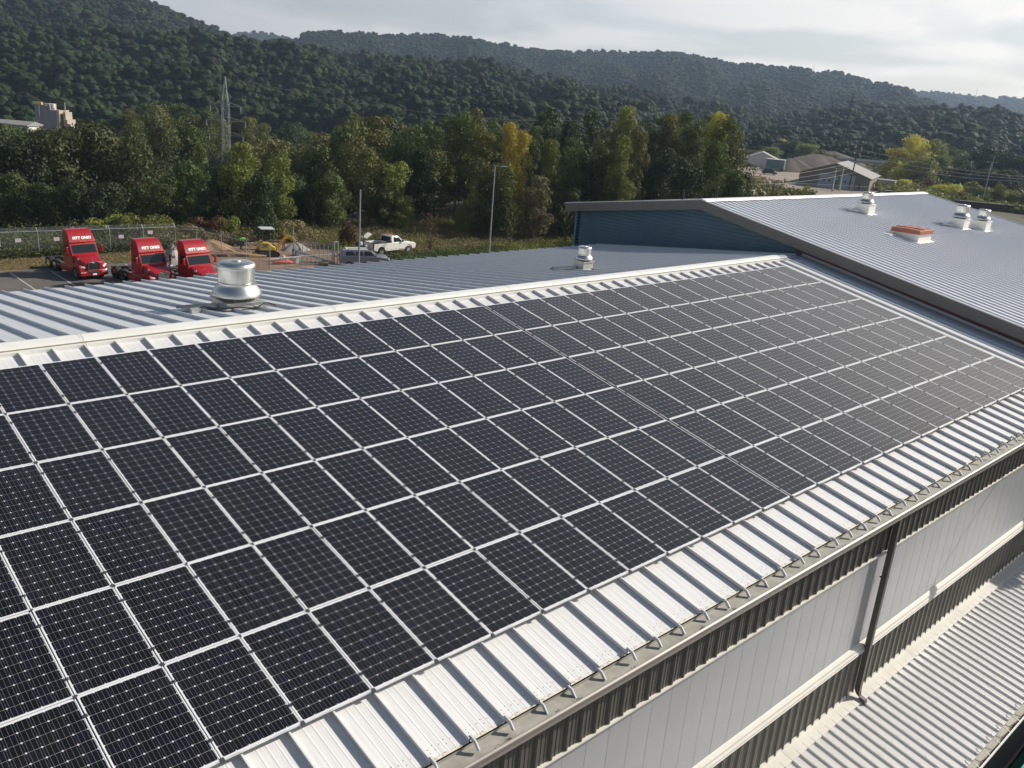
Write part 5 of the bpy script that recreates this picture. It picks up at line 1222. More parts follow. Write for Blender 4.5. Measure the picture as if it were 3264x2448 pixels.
def pickup():
    t = thing('pickup_truck', 'white single cab pickup parked on the weedy slope facing right', 'pickup truck', (49.0, 56.6, ZG), R(90+6))
    # forward is -Y; length 5.6
    body = [(-2.8,.62),(-2.82,.95),(-2.7,1.12),(-1.25,1.22),(-1.2,1.25),(2.75,1.25),(2.8,.62)]
    arch = lambda c: [(c + .50*math.cos(math.pi*q/8), .50 + .44*math.sin(math.pi*q/8)) for q in range(9)]
    pf = [(-2.8,.55),(-2.84,.92),(-2.70,1.10),(-1.30,1.24),(.35,1.27),(2.72,1.27),(2.78,.60),(2.45,.52)] + arch(1.80) + [(1.2,.46),(-1.2,.46)] + arch(-1.85) + [(-2.5,.50)]
    for a0, b0, nm in ((-.98,-.90,'body_side'), (.90,.98,'body_side')):
        mb = MB(); mb.prism(pf, 'x', a0, b0); bev(part(nm, mb, white_car, t), .02)
    mb = MB(); mb.loft([sec(.88,-2.86,.62,.98,.05), sec(.93,-2.68,.60,1.12,.06), sec(.93,-1.25,.60,1.25,.08)]); bev(part('hood', mb, white_car, t), .04)
    mb = MB(); mb.box(-.92,.92,.42,2.70,.60,.68); mb.box(-.92,.92,.40,.46,.60,1.27); mb.box(-.92,.92,2.68,2.78,.60,1.27); part('bed', mb, white_car, t)
    mb = MB(); mb.box(-.85,.85,.7,2.5,.68,1.0); part('bed_load', mb, dark_metal, t)
    mb = MB(); mb.box(-.98,-.92,.45,2.75,1.27,1.34); mb.box(.92,.98,.45,2.75,1.27,1.34); mb.box(-.98,.98,.42,.52,1.27,1.36); mb.box(-.98,.98,2.72,2.79,1.27,1.33); part('bed_rail', mb, black_rubber, t)
    cab = [(-1.28,1.20),(-.62,1.80),(-.50,1.87),(.30,1.88),(.40,1.80),(.44,1.20)]; n = len(cab); tw = lambda z: .93 if z < 1.3 else .78
    mb = MB(); mb.add([(-tw(z), y, z) for y, z in cab] + [(tw(z), y, z) for y, z in cab], [tuple(range(n))[::-1], tuple(range(n, 2*n))] + [(i, (i+1) % n, n+(i+1) % n, n+i) for i in range(n)]); bev(part('cab', mb, white_car, t), .05, 3)
    for s in (-1, 1):
        mb = MB(); q = lambda y, z: (s*(.935-(z-1.25)/.6*.155+.006), y, z); mb.add([q(-.98,1.30), q(-.55,1.74), q(.10,1.76), q(.14,1.30)], [(0,1,2,3)]); part('side_window', mb, glass_dark, t, fix=False)
        mb = MB(); mb.box(s*1.06-.08, s*1.06+.08, -.98, -.86, 1.28, 1.46); part('mirror', mb, black_rubber, t)
        mb = MB(); mb.box(s*.80-.13, s*.80+.13, -2.88, -2.80, .80, .98); part('headlight', mb, lamp_clear, t)
        mb = MB(); mb.box(s*.90-.07, s*.90+.07, 2.76, 2.82, .75, 1.20); part('tail_light', mb, mat('red_lens', (.45,.01,.01), .2), t)
        mb = MB(); mb.box(s*.985-.008, s*.985+.008, .12, .20, 1.08, 1.12); part('door_handle', mb, black_rubber, t)
        for y in (-1.85, 1.80): wheel(t, 'wheel', (s*.86, y, .40), .40, .24, steel)
    mb = MB(); mb.add([(-.84,-1.20,1.30),(.84,-1.20,1.30),(.72,-.66,1.80),(-.72,-.66,1.80)], [(0,1,2,3)]); o = part('windshield', mb, glass_dark, t, (0,-.03,.02), fix=False)
    mb = MB(); mb.add([(-.74,.445,1.34),(.74,.445,1.34),(.68,.425,1.78),(-.68,.425,1.78)], [(0,1,2,3)]); part('rear_window', mb, glass_dark, t, fix=False)
    mb = MB(); mb.box(-.9,.9,-2.93,-2.83,.45,.62); mb.box(-.95,.95,2.80,2.92,.45,.62); part('bumper', mb, chrome, t)
    mb = MB(); mb.box(-.55,.55,-2.885,-2.84,.68,.98); part('grille', mb, dark_metal, t)
    mb = MB(); mb.box(-.5,.5,.0,.12,1.875,1.94); part('light_bar', mb, amber, t)
    return t
pk = pickup()
# black equipment behind the pickup tailgate
t = thing('equipment_cart', 'dark equipment cart with canisters behind the pickup tailgate', 'equipment', (45.4, 56.0, ZG), .1)
mb = MB(); mb.box(-.5,.6,-.6,.6,.45,.6); mb.box(-.45,-.35,-.55,.55,.6,1.45); part('frame', mb, dark_metal, t)
for q, c_ in enumerate((steel, dark_metal, white_paint, steel)):
    mb = MB(); mb.cyl((-.15+.22*q, -.2+.13*(q%2), .85), .12, .55, 'z', 10); part('canister', mb, c_, t)
for x in (-.3,.4): wheel(t, 'wheel', (x, -.6, .28), .28, .15, steel)

def suv():
    t = thing('van', 'silver blue estate van with light roof, half hidden by the far roof edge', 'van', (42.6, 51.6, ZG), R(90-24))
    pf = [(-2.35,.45),(-2.42,.80),(-2.25,1.0),(-1.25,1.12),(2.1,1.16),(2.3,.9),(2.3,.45)]
    mb = MB(); mb.prism(pf, 'x', -.90, .90); bev(part('body', mb, silver_car, t), .08, 3)
    cab = [(-1.28,1.10),(-.50,1.62),(-.35,1.68),(1.7,1.70),(1.95,1.6),(2.15,1.12)]; n = len(cab); tw = lambda z: .88 if z < 1.2 else .70
    mb = MB(); mb.add([(-tw(z), y, z) for y, z in cab] + [(tw(z), y, z) for y, z in cab], [tuple(range(n))[::-1], tuple(range(n, 2*n))] + [(i, (i+1) % n, n+(i+1) % n, n+i) for i in range(n)]); bev(part('cabin', mb, silver_car, t), .06, 3)
    mb = MB(); mb.box(-.60,.60,-.30,1.7,1.695,1.725); bev(part('roof_skin', mb, white_car, t), .02)
    mb = MB(); mb.add([(-.78,-1.18,1.18),(.78,-1.18,1.18),(.64,-.53,1.60),(-.64,-.53,1.60)], [(0,1,2,3)]); part('windshield', mb, glass_dark, t, (0,-.03,.025), fix=False)
    for s in (-1, 1):
        for y0, y1 in ((-.72,.05), (.12,.85), (.92,1.75)):
            q = lambda y, z: (s*(.885-(z-1.15)/.5*.17+.012), y, z); mb = MB(); mb.add([q(y0+(-.15 if y0 < -.5 else 0),1.20), q(y0+.12,1.56), q(y1,1.57), q(y1,1.20)], [(0,1,2,3)]); part('side_window', mb, glass_dark, t, fix=False)
        mb = MB(); mb.tube([(s*.62,-.2,1.72),(s*.62,-.1,1.80),(s*.62,1.5,1.80),(s*.62,1.6,1.73)], .018, 6); part('roof_rail', mb, black_rubber, t)
        mb = MB(); mb.box(s*.98-.08, s*.98+.08, -1.05, -.95, 1.12, 1.28); part('mirror', mb, silver_car, t)
        for y in (-1.5, 1.45): wheel(t, 'wheel', (s*.80, y, .34), .34, .22, steel)
    return t
sv = suv(); sv.location.z = ZG + .0
mb = MB()
t = thing('camera_mast_unit', 'mobile mast with solar panels, dome camera and tilted panels behind the lamp post', 'camera mast', (43.9, 53.6, ZG))
mb = MB(); mb.cyl((0,0,1.3), .05, 2.6); part('mast', mb, black_rubber, t)
mb = MB(); mb.box(-.6,.6,-.5,.5,.25,.8); part('battery_box', mb, dark_metal, t)
for a, x in ((.5,-.42), (-.45,.42)):
    mb = MB(); mb.box(-.42,.42,-.26,.26,-.015,.015); part('panel', mb, white_paint, t, (x, 0, 2.55), (.25, a, .2))
mb = MB(); mb.lathe([(.03,.25),(.15,.2),(.17,.05),(.14,-.08),(.05,-.14)], 16); part('dome_camera', mb, white_paint, t, (-.30,0,1.72), smooth=True)
mb = MB(); mb.bar((0,0,2.0),(-.30,0,2.0),.03); part('camera_arm', mb, steel, t)

def far_car(name, label, loc, rz, m, L=4.4, H=1.45, w=.88):
    t = thing(name, label, 'car', loc, rz, 'cars parked far off')
    h = L/2; pf = [(-h,.35),(-h-.03,.62),(-h+.12,.78),(-h+1.0,.90),(h-.7,.93),(h-.05,.86),(h,.35)]
    mb = MB(); mb.prism(pf, 'x', -w, w); bev(part('body', mb, m, t), .06)
    cab = [(-h+.95,.88),(-h+1.55,H-.06),(-h+1.8,H),(h-1.2,H),(h-.9,H-.08),(h-.35,.90)]; n = len(cab); tw = lambda z: w*.96 if z < 1 else w*.78
    mb = MB(); mb.add([(-tw(z), y, z) for y, z in cab] + [(tw(z), y, z) for y, z in cab], [tuple(range(n))[::-1], tuple(range(n, 2*n))] + [(i, (i+1) % n, n+(i+1) % n, n+i) for i in range(n)]); part('window', mb, glass_dark, t)
    mb = MB(); mb.box(-w*.78, w*.78, -h+1.7, h-1.1, H-.01, H+.03); part('roof', mb, m, t)
    for s in (-1, 1):
        for y in (-h+.85, h-.85): wheel(t, 'wheel', (s*w*.9, y, .32), .32, .2, steel, 14)
    return t
far_car('parked_car', 'dark boxy car standing alone on the gravel yard by the container', (231.5, 124.5, ZG), .5, black_paint, 4.5, 1.8)
far_car('parked_car', 'blue car cut by the right edge of the picture beyond the ribbed roof', (209.5, 45.4, ZG), R(75), blue_car_m, 5.2, 1.6)
for q, (x, y, a, m_, lb) in enumerate(((212,79.0,.9,white_car,'pale car nearest the tan garage corner, just above the roof ridge'), (216,77.5,.8,silver_car,'silver car right of the pale one by the tan garage corner'), (243,90,1.2,black_paint,'dark car behind the tan garage, left one of the row'), (247,91.5,1.2,silver_car,'grey car behind the tan garage, middle of the row'), (251,92,1.2,white_car,'white car behind the tan garage, right one of the row'))):
    far_car('parked_car', lb, (x, y, ZG), a, m_)

# ================================================================ excavator and the work site
def excavator():
    t = thing('mini_excavator', 'yellow mini excavator with canopy, boom lowered to the right', 'excavator', (36.75, 59.2, ZG), R(-14))
    # +X is towards the bucket
    for y in (-.62, .62):
        mb = MB(); pf = []
        for q in range(9): a = math.pi/2 + math.pi*q/8; pf.append((-.78 + .25*math.cos(a), .25 + .25*math.sin(a)))
        for q in range(9): a = -math.pi/2 + math.pi*q/8; pf.append((.78 + .25*math.cos(a), .25 + .25*math.sin(a)))
        mb.prism(pf, 'y', y-.15, y+.15); part('track', mb, black_rubber, t)
        mb = MB(); mb.box(-.75,.75,y-.17,y+.17,.17,.33); part('track_frame', mb, dark_metal, t)
    mb = MB(); mb.cyl((0,0,.52), .42, .14, 'z', 20); mb.box(-.5,.5,-.5,.5,.3,.46); part('turntable', mb, dark_metal, t)
    mb = MB(); mb.prism([(-.80,.62),(-.86,.9),(-.80,1.28),(-.62,1.42),(.05,1.40),(.22,1.15),(.62,.95),(.66,.62)], 'y', -.66, .66); bev(part('engine_body', mb, yellow_paint, t), .07, 3)
    mb = MB()
    for q in range(4): mb.box(-.60+.0*q, -.10, -.672, -.655, .92+q*.095, .97+q*.095)
    part('vent_grille', mb, black_gap, t)
    mb = MB(); mb.box(-.86,-.5,-.66,.66,.56,.66); mb.box(-.45,.66,-.64,.64,.56,.62); part('counterweight_skirt', mb, dark_metal, t)
    mb = MB(); mb.box(-.28,.18,-.25,.25,1.38,1.50); mb.box(-.34,-.22,-.25,.25,1.45,1.95); part('seat', mb, black_rubber, t)
    for x, y in ((-.62,-.55),(-.62,.55),(.42,-.55),(.42,.55)):
        mb = MB(); mb.tube([(x,y,1.2 if x < 0 else .8),(x,y,2.1),(x*.92,y,2.62)], .04, 8); part('canopy_post', mb, dark_metal, t)
    mb = MB(); mb.loft([[(-.78,-.68,2.62),(.58,-.68,2.62),(.58,.68,2.62),(-.78,.68,2.62)], [(-.74,-.64,2.70),(.54,-.64,2.70),(.54,.64,2.70),(-.74,.64,2.70)]]); bev(part('canopy', mb, grey_plastic, t), .03)
    mb = MB()
    for y in (-.22,.22): mb.tube([(.28,y,1.3),(.36,y,1.62)], .018, 6)
    part('control_lever', mb, dark_metal, t)
    mb = MB(); mb.box(.60,.92,-.14,.14,.62,.86); mb.cyl((.9,0,.74), .10, .36, 'z', 12); part('swing_bracket', mb, yellow_dirty, t)
    def beam(pts, hs, w, name):
        mb = MB(); rings = []
        for i, (x, z) in enumerate(pts):
            a, b = pts[max(0, i-1)], pts[min(len(pts)-1, i+1)]; d = Vector((b[0]-a[0], 0, b[1]-a[1])).normalized(); nrm = Vector((-d.z, 0, d.x)); h = hs[i]
            c = Vector((x, 0, z)); rings.append([c+nrm*h+Vector((0,w,0)), c+nrm*h-Vector((0,w,0)), c-nrm*h-Vector((0,w,0)), c-nrm*h+Vector((0,w,0))])
        mb.loft(rings); return bev(part(name, mb, yellow_dirty, t), .015)
    beam([(.92,.80),(1.25,1.30),(1.70,1.72),(2.10,1.80),(2.42,1.70)], [.07,.11,.14,.12,.07], .09, 'boom')
    beam([(2.30,1.86),(2.45,1.66),(2.80,1.20),(3.12,.72)], [.05,.11,.09,.06], .075, 'dipper_arm')
    def ram(a, b, r=.045):
        mb = MB(); a, b = Vector(a), Vector(b); m_ = a + (b-a)*.58; mb.tube([a, m_], r, 10); o = part('ram_cylinder', mb, yellow_dirty, t, smooth=True)
        mb = MB(); mb.tube([m_, b], r*.5, 8); part('ram_rod', mb, chrome, o, smooth=True)
    ram((1.05,0,.66), (1.62,0,1.50)); ram((1.62,0,1.98), (2.28,0,1.93)); ram((2.45,0,1.92), (2.98,0,1.05), .035)
    mb = MB(); mb.bar((2.98,0,1.05),(3.22,0,.72),.06,.05); mb.bar((3.12,0,.70),(3.20,0,.60),.10,.06); part('bucket_linkage', mb, dark_metal, t)
    mb = MB(); pf = [(3.18,.72),(3.30,.55),(3.30,.30),(3.16,.12),(2.92,.05),(2.66,.10),(2.70,.14),(2.92,.10),(3.12,.17),(3.24,.32),(3.23,.52)]; mb.prism(pf, 'y', -.24, .24)
    side = [(3.18,.72),(3.30,.55),(3.30,.30),(3.16,.12),(2.92,.05),(2.66,.10)]
    mb.prism(side, 'y', -.25, -.235); mb.prism(side, 'y', .235, .25)
    for q in range(4): mb.box(2.55,2.70,-.21+q*.12,-.15+q*.12,.09,.13)
    part('bucket', mb, steel, t)
    mb = MB(); mb.prism([(-1.15,.06),(-1.22,.06),(-1.26,.22),(-1.20,.38),(-1.14,.38)], 'y', -.72, .72); mb.box(-1.2,-.5,-.5,-.42,.2,.28); mb.box(-1.2,-.5,.42,.5,.2,.28); part('dozer_blade', mb, yellow_dirty, t)
    mb = MB(); mb.cyl((-.55,-.40,1.6), .05, .36); part('exhaust_stub', mb, dark_metal, t)
    return t
excavator()

def person(label, loc, rz, joints, radii, edges, clothes, head, hat_m, extra=None):
    t = thing('person', label, 'person', loc, rz)
    me = bpy.data.meshes.new('body_mesh'); me.from_pydata(joints, edges, []); me.materials.append(clothes)
    o = link('body', me, t); md = o.modifiers.new('skin', 'SKIN'); 
    for v, r in zip(me.skin_vertices[0].data, radii): v.radius = r
    me.skin_vertices[0].data[0].use_root = True; md.use_smooth_shade = True; s_ = o.modifiers.new('sub', 'SUBSURF'); s_.levels = 1; s_.render_levels = 2
    hx, hy, hz_ = head
    mb = MB(); mb.lathe([(.02,-.12),(.055,-.10),(.078,-.03),(.082,.03),(.07,.08),(.03,.115)], 16); part('head', mb, skin, t, head, smooth=True)
    mb = MB(); mb.lathe([(.14,.02),(.142,.035),(.108,.045),(.104,.10),(.07,.145),(.02,.158)], 18); part('hard_hat', mb, hat_m, t, (hx, hy, hz_), smooth=True)
    return t
# bending worker: hips over the feet, back level, arms reaching down to the boards (forward = +X)
J = [(0,0,.92),(.18,0,1.02),(.42,0,1.06),(.56,0,1.03),  (-.02,.11,.88),(.06,.13,.48),(-.04,.14,.08),(.12,.15,.04),  (-.02,-.11,.88),(.10,-.14,.48),(.02,-.15,.08),(.18,-.16,.04),
     (.46,.19,1.0),(.55,.22,.72),(.68,.20,.46),(.74,.19,.38),  (.46,-.19,1.0),(.56,-.22,.72),(.70,-.19,.48),(.76,-.18,.40)]
Rr = [(.15,.13),(.15,.12),(.16,.12),(.06,.06), (.09,.09),(.065,.065),(.05,.05),(.05,.04), (.09,.09),(.065,.065),(.05,.05),(.05,.04), (.06,.06),(.047,.047),(.036,.036),(.03,.03), (.06,.06),(.047,.047),(.036,.036),(.03,.03)]
E_ = [(0,1),(1,2),(2,3),(0,4),(4,5),(5,6),(6,7),(0,8),(8,9),(9,10),(10,11),(2,12),(12,13),(13,14),(14,15),(2,16),(16,17),(17,18),(18,19)]
w1 = person('worker in a lime vest bending over the lumber left of the excavator', (35.5, 62.2, ZG+.1), R(-20), J, Rr, E_, dark_cloth, (.70,0,.98), mat('dark_hat', (.04,.04,.06), .5))
mb = MB(); rings = []
for x, z, a, b in ((-.06,.98,.19,.16),(.1,1.03,.20,.175),(.3,1.08,.21,.165),(.47,1.07,.19,.14)): rings.append([(x, a*math.cos(k*2*math.pi/14), z + b*math.sin(k*2*math.pi/14)) for k in range(14)])
mb.loft(rings); part('hi_vis_vest', mb, hivis, w1, smooth=True)
# standing worker behind the boom, red helmet
J2 = [(0,0,.95),(0,0,1.15),(0,0,1.38),(0,0,1.52), (0,.10,.90),(.04,.12,.50),(0,.13,.08),(.15,.14,.04), (0,-.10,.90),(-.03,-.12,.50),(-.04,-.13,.08),(.11,-.14,.04),
      (0,.20,1.40),(.03,.26,1.12),(.16,.24,.92),(.22,.22,.88), (0,-.20,1.40),(.05,-.26,1.14),(.20,-.20,.98),(.26,-.16,.98)]
w2 = person('worker in a red hard hat standing behind the excavator boom', (39.9, 61.8, ZG), R(200), J2, Rr, E_, mat('reddish_brown_cloth', (.16,.05,.035), .8), (0,0,1.66), red_hat)
mb = MB(); rings = []
for z, a, b in ((.92,.17,.12),(1.1,.165,.12),(1.3,.19,.13),(1.44,.15,.10)): rings.append([(b*math.cos(k*2*math.pi/14), a*math.sin(k*2*math.pi/14), z) for k in range(14)])
mb.loft(rings); part('jacket', mb, grey_cloth, w2, smooth=True)

def heap(name, label, cat, loc, rx, ry, h, m, seed, bumps=.12, sc=1.0, flat=0):
    rnd = random.Random(seed); mb = MB(); rings = []; nr, ns = 9, 28
    ph = [rnd.uniform(0, 6) for _ in range(4)]
    for i in range(nr):
        f = i/(nr-1); rr = 1-f; zz = h*(1-rr**1.35) if not flat else h*min(1, (f*1.6))
        ring = []
        for k in range(ns):
            a = k*2*math.pi/ns; w_ = 1 + bumps*math.sin(2*a+ph[0]) + bumps*.7*math.sin(5*a+ph[1]+f*2)
            ring.append((rx*rr*w_*math.cos(a), ry*rr*w_*math.sin(a), zz + rnd.uniform(-1, 1)*h*.03 - .02))
        rings.append(ring)
    mb.loft(rings, cap=False); o = link(name, mb.mesh(name, m, True, False)); o.location = loc; tag(o, label, cat); return o
heap('gravel_pile', 'low pile of pale grey gravel behind the wire gate', 'gravel pile', (40.8, 61.0, ZG), 1.35, 1.1, .85, gravel_pile_m, 3)
heap('dirt_heap', 'long heap of brown dug earth left of the excavator', 'dirt heap', (33.4, 64.2, ZG), 1.8, 1.5, .95, dirt, 4, .2)
heap('dirt_heap', 'low brown earth mound behind the excavator boom', 'dirt heap', (39.0, 64.0, ZG), 2.6, 1.2, .5, dirt, 5, .2)
# rubble pile: chunks that can be told apart
t = thing('rubble_pile', 'pile of broken pale concrete chunks between the red lorries', 'rubble pile', (26.4, 56.2, ZG))
rnd = random.Random(21); chunk = []
for q in range(6):
    mb = MB(); pts = [Vector((rnd.uniform(-1,1), rnd.uniform(-1,1), rnd.uniform(-.6,.6))) for _ in range(9)]; bm = bmesh.new()
    for p in pts: bm.verts.new(p*.2)
    r_ = bmesh.ops.convex_hull(bm, input=bm.verts); bmesh.ops.delete(bm, geom=list(set(r_['geom_unused'] + r_['geom_interior'])), context='VERTS'); me = bpy.data.meshes.new('chunk_mesh'); bm.to_mesh(me); bm.free(); me.materials.append(concrete); chunk.append(me)
for q in range(240):
    f = rnd.random()**.6; a = rnd.uniform(0, 6.28); rr = (1-f)*1.5*rnd.uniform(.5, 1.1)
    s_ = rnd.uniform(.6, 1.6); link('chunk', chunk[q % 6], t, (rr*1.25*math.cos(a), rr*math.sin(a), 2.0*f*rnd.uniform(.75, 1)), (rnd.uniform(0,6), rnd.uniform(0,6), rnd.uniform(0,6)), (s_, s_, s_*.7))
mb = MB(); mb.lathe([(1.4,0),(.95,.8),(.3,1.7),(.01,1.8)], 12); part('core', mb, concrete, t)
# lumber
def board(label, a, b, w=.14, h=.05, m=wood_new):
    t = link('lumber_board', MB().bar(Vector(a)*0, Vector(b)-Vector(a), w, h).mesh('lumber_board', m)); t.location = a; tag(t, label, 'board', 'loose boards on the work site')
board('long pale board leaning over the dirt heap at left', (33.0, 63.4, ZG+.9), (34.6, 60.6, ZG+.10))
board('board lying crosswise right of the bending worker', (36.3, 63.0, ZG+.55), (38.0, 62.2, ZG+.75), .3, .05)
board('board propped up in front of the bending worker', (36.1, 61.8, ZG+.15), (36.9, 61.7, ZG+.95), .2, .05)
board('wide plank on the heap behind the excavator', (36.4, 62.9, ZG+.25), (37.9, 62.0, ZG+.35), .5, .05)
board('short board left on the dirt below the excavator', (36.0, 56.4, ZG+.05), (36.6, 56.1, ZG+.05), .12, .05)
board('dark timber lying behind the excavator boom', (38.3, 63.6, ZG+.6), (40.2, 62.9, ZG+.6), .3, .2, mat('old_timber', (.22,.14,.10), .9))
t = thing('sawhorse', 'sawhorse with two boards behind the large roof fan', 'sawhorse', (33.6, 55.5, ZG), -.5)
for s in (-1, 1):
    for y in (-.35,.35):
        mb = MB(); mb.bar((s*.45,y*1.1,0),(s*.40,y*.25,.80),.05,.05); part('leg', mb, steel, t)
mb = MB(); mb.box(-.55,.55,-.06,.06,.78,.86); part('beam', mb, wood_new, t)
for y in (-.18,.16):
    mb = MB(); mb.bar((-1.2,y,1.05),(1.0,y+.03,.88),.14,.05); part('board', mb, wood_new, t)
t = thing('plate_compactor', 'orange red machine lying on the dirt before the roof edge', 'machine', (36.2, 55.2, ZG), R(-12))
mb = MB(); mb.loft([sec(.20,-.9,.12,.22,.05), sec(.30,-.5,.08,.36,.08), sec(.30,.5,.08,.36,.08), sec(.20,.95,.14,.28,.05)]); o = bev(part('base', mb, orange_red, t, (0,0,0), (0,0,R(90))), .05)
mb = MB(); mb.box(-.25,.30,-.2,.2,.36,.66); part('engine', mb, steel, t)
mb = MB(); mb.cyl((.1,0,.72), .12, .14, 'z', 12); part('tank', mb, white_paint, t)
mb = MB(); mb.tube([(-.6,.0,.3),(-1.1,.1,.35),(-1.3,0,.15)], .025, 6); part('handle', mb, dark_metal, t)
t = thing('concrete_ring', 'round pale concrete pipe end right of the orange red machine', 'concrete pipe', (37.5, 55.4, ZG))
mb = MB(); mb.lathe([(.30,0),(.42,0),(.42,.55),(.34,.58),(.34,.1),(.30,.1)], 24); part('ring', mb, concrete, t, smooth=True)
mb = MB(); mb.cyl((-.15,0,.75), .05, 1.1); part('stake', mb, dark_metal, t)

# ================================================================ chain link fences
def fence(label, pts, h, step=None, barbs=True, rail=True, bottom=False):
    t = thing('chain_link_fence', label, 'fence', (pts[0][0], pts[0][1], ZG), 0, 'chain link fences')
    o0 = Vector((pts[0][0], pts[0][1], 0))
    post = MB().cyl((0,0,h/2), .035, h, 'z', 10).mesh('post_mesh', steel); barb = MB().bar((0,0,h), (-.05,.22,h+.30), .03).mesh('barb_mesh', steel)
    done = set()
    for a, b in zip(pts, pts[1:]):
        A, B = Vector((*a, 0))-o0, Vector((*b, 0))-o0; d = B-A; L = d.length; n = max(1, round(L/(step or L)))
        ang = math.atan2(d.y, d.x)
        for q in range(n+1):
            P = A + d*q/n; key = (round(P.x, 2), round(P.y, 2))
            if key in done: continue
            done.add(key); p = link('post', post, t, P, (0,0,ang))
            if barbs: link('barb_arm', barb, p)
        for q in range(n):
            P = A + d*q/n; mb = MB(); mb.quad((.04,0,.04),(L/n-.04,0,.04),(L/n-.04,0,h-.02),(.04,0,h-.02)); link('wire_mesh', mb.mesh('wire_mesh', chain_mat), t, P, (0,0,ang))
        if rail:
            mb = MB(); mb.cyl((L/2,0,h), .03, L, 'x', 8); link('top_rail', mb.mesh('top_rail', steel), t, A, (0,0,ang))
        if bottom:
            mb = MB(); mb.cyl((L/2,0,.06), .02, L, 'x', 8); link('bottom_rail', mb.mesh('bottom_rail', steel), t, A, (0,0,ang))
        if barbs:
            for k in range(3):
                mb = MB(); mb.cyl((L/2, .07+.07*k, h+.10+.09*k), .008, L, 'x', 4); link('barbed_wire', mb.mesh('barbed_wire', steel), t, A, (0,0,ang))
    return t
fence('long chain link fence with barbed arms behind the lorries', [(0.4, 66.3), (15.5, 65.5), (30.2, 64.8)], 2.15, 2.9)
fence('chain link fence running from the corner toward the large roof fan', [(30.2, 64.8), (31.9, 63.9), (32.8, 60.6), (33.4, 56.8), (33.8, 53.1)], 1.95, 2.6)
fence('low chain link fence across the work site with white top pipe', [(33.8, 53.1), (37.2, 53.5), (40.3, 53.4)], 1.0, 1.9, False)
fence('tall chain link gate leaf standing open beside the grey gravel', [(37.9, 56.1), (40.4, 53.5)], 1.9, .42, False, True, True)
fence('small chain link gate between the two square gate frames', [(41.0, 53.6), (42.5, 53.4)], 1.2, .5, False)
t = thing('gate_post', 'tall single steel post at the end of the open gate leaf', 'post', (37.85, 56.2, ZG)); mb = MB(); mb.cyl((0,0,1.6), .05, 3.2, 'z', 10); part('post', mb, steel, t); mb = MB(); mb.box(-.07,.07,-.07,.07,.9,1.15); part('hinge', mb, dark_metal, t)
t = thing('steel_beam', 'thick grey beam lying at an angle along the open gate leaf', 'beam', (37.9, 56.5, ZG)); mb = MB(); mb.bar((0,0,1.0),(2.7,-2.9,.12),.09,.22); part('beam', mb, steel, t)
for x, y, w_, h_, lb in ((40.75, 53.4, .42, 2.15, 'tall square steel gate frame left of the silver van'), (42.8, 53.2, .42, 1.55, 'shorter square steel gate frame in front of the silver van')):
    t = thing('gate_frame', lb, 'gate frame', (x, y, ZG)); t.name = 'square_gate'
    for q, sx_ in enumerate((-w_/2, w_/2)):
        mb = MB(); mb.cyl((sx_,0,h_/2), .05 if q else .07, h_, 'z', 10); part('upright', mb, steel, t)
    mb = MB(); mb.bar((-w_/2,0,h_),(w_/2,0,h_),.07); part('crossbar', mb, steel, t)
for q, x in enumerate((14.2, 16.9, 19.9, 22.6, 25.3, 27.9, 11.2)):
    if q < 6: lb = f'pale pink sign on the long fence, {ordn(q+1)} from the left'
    if q == 6: continue
    y = 65.52 - (x-15.5)*.047 if x > 15.5 else 65.58
    z = 1.42 if q < 5 else 1.72
    t = thing('fence_sign', lb, 'sign', (x, y-.035, ZG+z), 0, 'small signs on the long fence'); mb = MB(); mb.box(-.23,.23,-.006,.006,-.155,.155); part('plate', mb, sign_mat, t)
    mb = MB(); mb.box(-.18,.18,-.009,-.005,.05,.09); mb.box(-.14,.14,-.009,-.005,-.06,-.03); part('printing', mb, mat('faded_red_print', (.50,.33,.36), .7), t)

# ================================================================ poles, pylons, wires
def lamp_post(label, x, y, z0, h, arm_dir=None, double=False, r=.07, rake_=(0,0), cat='lamp post', hm=None):
    t = thing('lamp_post', label, cat, (x, y, z0), 0, 'lamp posts')
    mb = MB(); mb.tube([(0,0,0),(rake_[0]*.5,rake_[1]*.5,h/2),(rake_[0],rake_[1],h)], r, 10, r*.6); part('pole', mb, hm or steel, t, smooth=True)
    mb = MB(); mb.cyl((0,0,.25), r*2.6, .5, 'z', 14); part('base', mb, concrete, t)
    for d in ([arm_dir, (-arm_dir[0], -arm_dir[1])] if double else [arm_dir]):
        if d is None: continue
        e = Vector((rake_[0]+d[0]*.6, rake_[1]+d[1]*.6, h-.02)); s_ = Vector((rake_[0], rake_[1], h-.05))
        mb = MB(); mb.bar(s_, e, .05, .05); part('arm', mb, hm or steel, t)
        f = e + Vector((d[0]*.65, d[1]*.65, 0)); mb = MB(); mb.bar(e, f, .30, .09); part('lamp_head', mb, steel, t)
    return t
lamp_post('tall plain grey post standing in front of the white pickup', 30.7, 34.3, ZG, 9.5, None, False, .085)
lamp_post('tall grey lamp post with a single head left of the blue gable wall', 56.6, 49.6, ZG, 9.6, (.75,-.65), False, .09)
lamp_post('white lamp post with two heads in front of the tan garage', 203.9, 89.7, ZG, 5.6, (.7,-.72), True, .12, hm=white_paint)
lamp_post('lamp post with two heads beside the leftmost one at the garage', 209.0, 90.5, ZG, 5.8, (.7,-.72), True, .12, hm=white_paint)
lamp_post('tall lamp post with two heads before the trees at the far right', 222.5, 61.3, ZG, 10.2, (.7,-.72), True, .14)
lamp_post('faint lamp post with two heads behind the yellow green trees', 300.0, 88.0, ZG, 10.0, (.7,-.72), True, .16)
